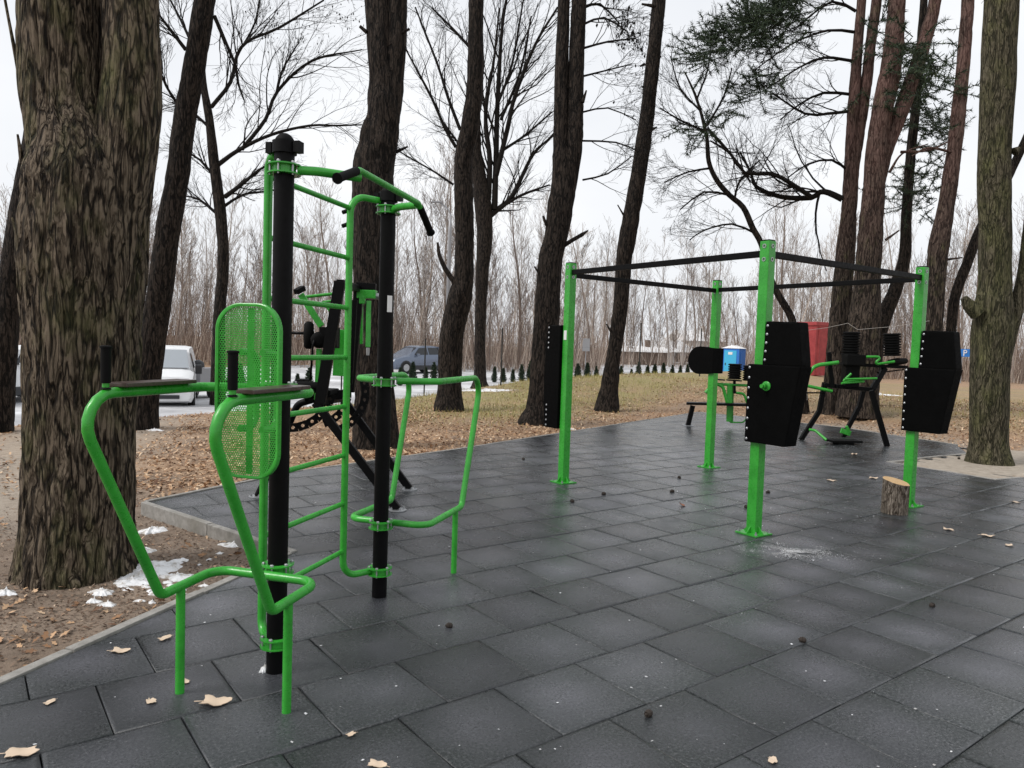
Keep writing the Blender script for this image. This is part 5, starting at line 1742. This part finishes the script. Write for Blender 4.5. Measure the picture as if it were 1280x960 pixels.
# ropes between the pines
rp_ = MB()
pA, pB, pC, pD = PY(1008, 413, 17.5), PY(1060, 404, 17.3), PY(1072, 412, 17.2), PY(1162, 401, 16.8)
rp_.tube([pA, (pA + pB) / 2 + Vector((0, 0, -0.02)), pB], 0.004, 5)
rp_.tube([pB, PY(1066, 408, 17.25), pC], 0.004, 5)
rp_.tube([pC, (pC + pD) / 2 + Vector((0, 0, -0.03)), pD], 0.004, 5)
rp_.tube([pA, PY(1009, 500, 17.5)], 0.004, 5)
tag(rp_.obj('rope', ROPE, loc=pB), 'thin pale rope strung between the pine trunks', 'rope')
# houses
def house(name, label, px, d, w, dp, hw, hr, rz, roofmat=SNOW, wall=WALL, zoff=0.0, nwin=2):
    p = gpt(px, d)
    root = thing(name, label, 'house', (0, 0, 0))
    part('wall', wall, root, ('box', (0, 0, hw / 2), (w, dp, hw)))
    m = MB()
    e = 0.35
    m.add([Vector(q) for q in ((-w / 2 - e, -dp / 2 - e, hw - 0.1), (w / 2 + e, -dp / 2 - e, hw - 0.1), (w / 2 + e, dp / 2 + e, hw - 0.1), (-w / 2 - e, dp / 2 + e, hw - 0.1), (-w / 2 - e, 0, hw + hr), (w / 2 + e, 0, hw + hr))], [(0, 1, 5, 4), (2, 3, 4, 5), (1, 2, 5), (3, 0, 4), (3, 2, 1, 0)])
    rf = m.obj('roof', roofmat, root)
    part('chimney', wall, rf, ('box', (w * 0.2, 0, hw + hr + 0.1), (0.5, 0.5, 1.2)))
    for k in range(nwin):
        x = (k + 0.5) / nwin * w - w / 2
        o = part('window', WHITEP, root, ('box', (x, -dp / 2 - 0.02, hw * 0.55), (1.2, 0.1, 1.3)))
        part('pane', GLASS, o, ('box', (x, -dp / 2 - 0.05, hw * 0.55), (0.95, 0.08, 1.05)))
    place(root, (p.x, p.y, zoff), R(rz))
house('house', 'low cottage with a snowy pointed roof at the edge of the wood', 834, 88, 4.2, 4.4, 1.6, 1.3, 40)
house('house', 'distant white house showing behind the row of bare trees', 868, 105, 6, 6, 3.2, 1.4, 20, nwin=3)
house('barn', 'low brown barn with a snowy roof at the foot of the wood', 797, 80, 5.2, 4, 1.5, 0.5, 8, SNOW, BARN, nwin=0)
house('house', 'pale house with a snowy roof far behind the blue sign', 1196, 78, 8, 5, 1.5, 1.1, -10, nwin=3)
# blank grey roadside board
sb = gpt(732, 46)
sgn = thing('roadside_board', 'small blank grey board on a post by the road', 'sign', sb)
zb0, zb1 = PY(732, 439, 46).z, PY(732, 423, 46).z
part('board', GREY, sgn, ('box', (sb.x, sb.y, (zb0 + zb1) / 2), (0.46, 0.03, zb1 - zb0)), bevel=0.01)
part('pole', GREY, sgn, ('tube', [(sb.x, sb.y + 0.05, sb.z - 0.2), (sb.x, sb.y + 0.05, zb1 - 0.02)], 0.03, 8))
# blue P sign
sp_ = gpt(1203, 44)
ps = thing('parking_sign', 'blue parking sign with a white letter P beside the mossy trunk', 'sign', sp_)
zc0 = PY(1203, 441, 44).z
part('panel', SIGNB, ps, ('box', (sp_.x - 0.05, sp_.y, zc0), (0.95, 0.03, 0.46)), bevel=0.01)
lm = MB()
lx0 = sp_.x + 0.05
yf = sp_.y - 0.019
lm.box((lx0, yf, zc0), (0.06, 0.008, 0.34))
lm.tube([(lx0 + 0.02, yf, zc0 + 0.145)] + [(lx0 + 0.09 + 0.075 * math.cos(a), yf, zc0 + 0.07 + 0.075 * math.sin(a)) for a in np.linspace(math.pi / 2, -math.pi / 2, 9)] + [(lx0 + 0.02, yf, zc0 - 0.005)], 0.028, 6)
lm.obj('letter', WHITEP, ps)
part('pole', GREY, ps, ('tube', [(sp_.x, sp_.y + 0.05, sp_.z - 0.2), (sp_.x, sp_.y + 0.05, zc0 + 0.2)], 0.035, 8))
# street lamp
lq = gpt(563, 44)
lt = PY(563, 268, 44)
sl = thing('street_lamp', 'tall grey street lamp with a curved arm behind the kinked trunk', 'street lamp', (lq.x, lq.y, lq.z - 0.1))
part('pole', GREY, sl, ('tube', [(lt.x, lt.y, lq.z - 0.1), (lt.x, lt.y, 8.2), (lt.x, lt.y, lt.z)], [0.13, 0.11, 0.06], 10), smooth=True)
part('arm', GREY, sl, ('tube', fillet([Vector((lt.x, lt.y, lt.z - 0.6)), Vector((lt.x, lt.y, lt.z + 0.1)), PY(557, 258, 44), PY(549, 253, 44)], 0.5), 0.045, 8), smooth=True)
hd = PY(546, 252.5, 44)
part('lamp_head', GREY, sl, ('box', hd, (0.6, 0.22, 0.1)), bevel=0.03)

# ------------------------------------------------------------------ leaf litter, grass, chips
SNOWP = ((190, 712, 0.19, 0.26, 0.06), (165, 728, 0.13, 0.09, 0.05), (222, 722, 0.13, 0.08, 0.045), (128, 742, 0.08, 0.055, 0.045), (118, 752, 0.05, 0.035, 0.04), (135, 757, 0.06, 0.035, 0.04), (190, 664, 0.10, 0.17, 0.05), (205, 742, 0.1, 0.05, 0.04), (180, 690, 0.07, 0.13, 0.05), (8, 742, 0.06, 0.05, 0.05), (293, 682, 0.10, 0.06, 0.045), (275, 692, 0.03, 0.02, 0.02), (262, 700, 0.025, 0.02, 0.02))
_sr = random.Random(9)
SNOWP = SNOWP + tuple((_sr.gauss(190, 38), _sr.gauss(728, 16), _sr.uniform(0.014, 0.045), _sr.uniform(0.012, 0.03), _sr.uniform(0.012, 0.03)) for _ in range(26))
SNOWC = []
for _px, _py, _rx, _ry, _h in SNOWP:
    _g = GG(_px, _py)
    SNOWC.append((_g.x, _g.y, max(_rx, _ry) * 1.05))
def leaf_shape():
    return np.array([(-0.55, 0.03, 0), (-0.28, 0.2, 0.05), (-0.12, 0.12, 0.04), (0.06, 0.33, 0.10), (0.2, 0.14, 0.05), (0.58, 0.06, 0.0), (0.26, -0.12, 0.06), (0.12, -0.31, 0.12), (-0.1, -0.13, 0.03), (-0.3, -0.24, 0.08)])
def scatter(name, N, fn, size, mat, label, cat, lift=0.012, seed=1, tilt=0.35, shape=None):
    g = np.random.default_rng(seed)
    sh = leaf_shape() if shape is None else shape
    n = len(sh)
    V, cnt = [], 0
    while cnt < N:
        q = fn(g)
        if q is None: continue
        x, y, z = q
        s = g.uniform(*size)
        a, tx, ty = g.uniform(0, 6.28), g.normal(0, tilt), g.normal(0, tilt)
        c, sn = math.cos(a), math.sin(a)
        px, py = sh[:, 0] * c - sh[:, 1] * sn, sh[:, 0] * sn + sh[:, 1] * c
        pz = sh[:, 2] * g.uniform(-0.6, 1.6) + px * tx + py * ty
        pz = pz - pz.min()
        V.append(np.stack([px * s + x, py * s + y, pz * s + z + lift * 0.2], 1))
        cnt += 1
    Q = np.arange(N * n).reshape(N, n)
    o = big_mesh(name, V, [Q], mat, n)
    return tag(o, label, cat)
def rnd_polar(g, r0, r1, a0=-48, a1=46, pw=1.0):
    u = g.random()
    r = (r0 ** (2 - pw) + u * (r1 ** (2 - pw) - r0 ** (2 - pw))) ** (1 / (2 - pw)) if pw != 2 else r0 * (r1 / r0) ** u
    a = R(g.uniform(a0, a1))
    return r * math.sin(a), r * math.cos(a)
def lawn_pt(g):
    x, y = rnd_polar(g, 3.4, 30, pw=1.35)
    if poly_in(x, y, PAVE) or poly_in(x, y, PIT): return None
    p, t = road_pt(x, y)
    if p > -0.4: return None
    dens = 0.5 + 0.9 * noise.noise((x * 0.6, y * 0.6, 9.0))
    if t > 4: dens *= 1 - 0.5 * sstep(-9, -6.5, p)
    if x < 0 and y < 7.2: dens *= 0.05
    for sx, sy, sr in SNOWC:
        if math.hypot(x - sx, y - sy) < sr: return None
    if seg_dist(x, y, (-5.6, 6.5), (-7.5, 14)) < 1.2: dens *= 0.2
    if g.random() > dens: return None
    return x, y, zg(x, y)
scatter('leaf_litter', 48000, lawn_pt, (0.028, 0.068), LEAF, 'brown fallen leaves carpeting the lawn under the trees', 'leaves', seed=2)
def soil_pt(g):
    x, y = rnd_polar(g, 3.0, 8.5, -48, 5, pw=1.2)
    if poly_in(x, y, PAVE): return None
    if noise.noise((x * 1.2, y * 1.2, 6)) < -0.25 and g.random() < 0.7: return None
    for sx, sy, sr in SNOWC:
        if math.hypot(x - sx, y - sy) < sr * 0.8: return None
    return x, y, zg(x, y)
CRUMB = material('soil_crumbs', (0.15, 0.1, 0.07), 0.9, 0, 0.2, islands([(0.0, (0.05, 0.03, 0.022)), (0.5, (0.15, 0.10, 0.07)), (0.9, (0.30, 0.21, 0.15)), (1.0, (0.5, 0.38, 0.28))]))
scatter('soil_litter', 14000, soil_pt, (0.007, 0.028), CRUMB, 'fine brown twigs and crumbs on the bare soil by the kerb', 'litter', seed=8, tilt=0.3)
blade = np.array([(-0.05, 0, 0), (0.05, 0, 0), (0.02, 0.12, 0.6), (0.0, 0.3, 1.0)])
def grass_pt(g):
    x, y = rnd_polar(g, 9, 32, -30, 46, pw=1.2)
    if poly_in(x, y, PAVE): return None
    p, t = road_pt(x, y)
    d2 = (x - 8.43) * 0.833 + (y - 13.9) * 0.554
    w = max(sstep(-9.5, -7, p) * sstep(-1, 6, t), 0.4 * sstep(1.5, 4, d2))
    if p > -0.6: return None
    if g.random() > w * (0.55 + 0.9 * noise.noise((x * 0.5, y * 0.5, 4))): return None
    return x, y, zg(x, y) - 0.01
scatter('lawn_grass', 26000, grass_pt, (0.05, 0.13), GRASS, 'yellowish winter grass on the bank', 'grass', seed=3, tilt=0.12, shape=blade)
chipsh = np.array([(-0.5, -0.2, 0), (0.1, -0.45, 0.1), (0.5, 0.1, 0.15), (0.0, 0.45, 0.1)])
icec, abc_ = G(992, 690), G(1070, 556)
def chip_pt(g):
    k = g.random()
    if k < 0.16:
        x, y = rnd_polar(g, 1.7, 15, -40, 42, pw=1.6)
    elif k < 0.30:
        a, r = g.uniform(0, 6.28), math.sqrt(g.random())
        x, y = icec.x + r * 0.42 * math.cos(a), icec.y + r * 0.26 * math.sin(a)
        if noise.noise((x * 7, y * 7, 2)) < -0.05 or g.random() < r * 0.6: return None
    elif k < 0.85:
        x, y = abc_.x + g.normal(0.2, 1.1), abc_.y + g.normal(-0.2, 0.8)
    else:
        x, y = g.normal(FP['fr'].x + 0.6, 1.3), g.normal(FP['fr'].y + 1.4, 1.2)
    if not poly_in(x, y, PAVE): return None
    if y < 1.5: return None
    return x, y, 0.0025
scatter('ice_crumbs', 2000, chip_pt, (0.003, 0.016), CHIP, 'white crumbs of ice and chips sprinkled on the dark tiles', 'ice crumbs', lift=0.02, seed=4, tilt=0.1, shape=chipsh)
def smear_pt(g):
    a, r = g.uniform(0, 6.28), abs(g.normal(0, 0.5))
    x, y = icec.x + r * 0.46 * math.cos(a), icec.y + r * 0.24 * math.sin(a)
    if noise.noise((x * 6, y * 6, 2)) + 0.5 * noise.noise((x * 16, y * 16, 2)) < g.uniform(-0.35, 0.25): return None
    return x, y, 0.0018
scatter('frost_grains', 4200, smear_pt, (0.002, 0.0085), CHIP, 'patch of grainy frost on the tiles near the foot of a green post', 'frost', lift=0.01, seed=14, tilt=0.1, shape=chipsh)
# fallen leaves that can be told apart on the tiles
def big_leaf(kind):
    rg = random.Random(kind)
    m = MB()
    n = 26
    P = []
    for k in range(n):
        a = 2 * math.pi * k / n
        lob = 1 + (0.16 if kind % 2 else 0.10) * math.cos(a * (5 if kind % 2 else 7) + kind) + rg.gauss(0, 0.09)
        x, y = 0.5 * math.cos(a) * lob, 0.36 * math.sin(a) * lob
        P.append(Vector((x, y, 0.05 + 0.10 * (x * x + y * y) * 2 + 0.05 * math.sin(3 * a + kind))))
    m.add(P + [Vector((0, 0, 0.05))], [(k, (k + 1) % n, n) for k in range(n)])
    m.add([p - Vector((0, 0, 0.02)) for p in P] + [Vector((0, 0, 0.03))], [((k + 1) % n, k, n) for k in range(n)])
    m.tube([Vector((-0.4, 0, 0.06)), Vector((-0.75, 0.05, 0.03))], 0.02, 4)
    return m
lk = [big_leaf(i).mesh(name='fallen_leaf') for i in range(4)]
for me in lk:
    me.materials.append(PALELEAF)
    me.polygons.foreach_set('use_smooth', [True] * len(me.polygons))
lred = big_leaf(7).mesh(name='fallen_leaf')
lred.materials.append(REDLEAF)
for px, py, s, k in ((27, 942, 0.105, 0), (269, 878, 0.12, 1), (189, 877, 0.055, 2), (206, 798, 0.07, 3), (231, 852, 0.055, 0), (150, 814, 0.085, 1), (439, 918, 0.04, 2), (472, 956, 0.07, 3), (966, 951, 0.05, 0), (1185, 662, 0.09, 1), (1234, 670, 0.10, 2), (1092, 598, 0.12, 3), (1039, 601, 0.11, 0), (1262, 682, 0.08, 1), (1270, 628, 0.09, 2), (62, 878, 0.05, 3), (1068, 568, 0.12, 1)):
    o = link_mesh('fallen_leaf', lk[k], None, G(px, py, 0.003), (0, 0, rng.uniform(0, 6)), (s, s, s))
    tag(o, 'pale dry fallen leaf lying flat on the dark rubber tiles', 'leaf', 'fallen leaves on the rubber tiles')
o = link_mesh('fallen_leaf', lred, None, G(853, 632, 0.003), (0.5, 0.3, 1.0), (0.11, 0.11, 0.11))
tag(o, 'curled russet brown leaf on the tiles inside the green frame', 'leaf')
cm_ = MB()
cm_.lathe([(0.004, 0), (0.012, 0.004), (0.016, 0.014), (0.012, 0.024), (0.017, 0.02), (0.012, 0.034), (0.008, 0.032), (0.003, 0.042)], 9)
cme = cm_.mesh(name='pine_cone')
cme.materials.append(CONEM)
for px, py in ((566, 782), (814, 890), (1163, 757), (1008, 801), (703, 574), (757, 617), (848, 597), (843, 614), (962, 615), (655, 574), (1220, 578), (1198, 573), (935, 634), (717, 627)):
    q = G(px, py, 0.010)
    o = link_mesh('pine_cone', cme, None, q, (math.pi / 2, 0, rng.uniform(0, 6)), (1.05, 1.05, 1.05) if py > 700 else (1.3, 1.3, 1.3))
    tag(o, 'small dark pine cone lying on the rubber tiles', 'pine cone', 'pine cones on the rubber tiles')

# ------------------------------------------------------------------ snow patches
def snow(name, label, px, py, rx, ry, h, seed, group='snow patches by the massive trunk', cat='snow', z=None, rot=0.0):
    c = GG(px, py) if z is None else G(px, py, z)
    m = MB()
    n, rings = 60, 9
    m.v.append(Vector((c.x, c.y, c.z + h)))
    for i in range(1, rings + 1):
        t = i / rings
        for k in range(n):
            a = 2 * math.pi * k / n
            e = 1 + 0.5 * noise.noise((math.cos(a) * 1.6 + seed, math.sin(a) * 1.6, 1)) + 0.35 * noise.noise((math.cos(a) * 4 + seed, math.sin(a) * 4, 1)) + 0.2 * noise.noise((math.cos(a) * 11 + seed, math.sin(a) * 11, 1))
            lx, ly = rx * t * e * math.cos(a), ry * t * e * math.sin(a)
            x, y = c.x + lx * math.cos(rot) - ly * math.sin(rot), c.y + lx * math.sin(rot) + ly * math.cos(rot)
            zz = (zg(x, y) if z is None else z) + 0.5 * h * (1 - t ** 2) * (0.75 + 0.7 * noise.noise((x * 22, y * 22, seed)) + 0.4 * noise.noise((x * 55, y * 55, seed))) + 0.006 * (1 - t) - (0.012 if i == rings else 0)
            m.v.append(Vector((x, y, zz)))
    m.f = [(0, 1 + k, 1 + (k + 1) % n) for k in range(n)]
    for i in range(rings - 1):
        for k in range(n):
            a, b = 1 + i * n + k, 1 + i * n + (k + 1) % n
            m.f.append((a, a + n, b + n, b))
    o = m.obj(name, SNOW, smooth=True, loc=c)
    tag(o, label, cat, group)
lab = 'patch of melting snow on the soil beside the massive mossy trunk'
for i, (px, py, rx, ry, h) in enumerate(SNOWP):
    snow('snow_patch', lab, px, py, rx, ry, h, i * 3.1)
snow('snow_patch', 'small clod of snow at the foot of the near black post', 331, 836, 0.02, 0.035, 0.035, 50, None, z=0.002)
snow('snow_patch', 'small snow patch at the foot of the slanting trunk by the van', 193, 538, 0.16, 0.08, 0.05, 51, None)
snow('snow_patch', 'low snow drift on the grass behind the ribbed rolls', 1100, 494, 0.9, 0.35, 0.09, 52, None)
snow('snow_patch', 'snow scrap by the foot of the forked dark trunk', 713, 537, 0.14, 0.1, 0.04, 53, None)
snow('snow_patch', 'snow lying along the spread roots of the fan-limbed bare tree', 607, 489, 0.9, 0.3, 0.08, 54, None)
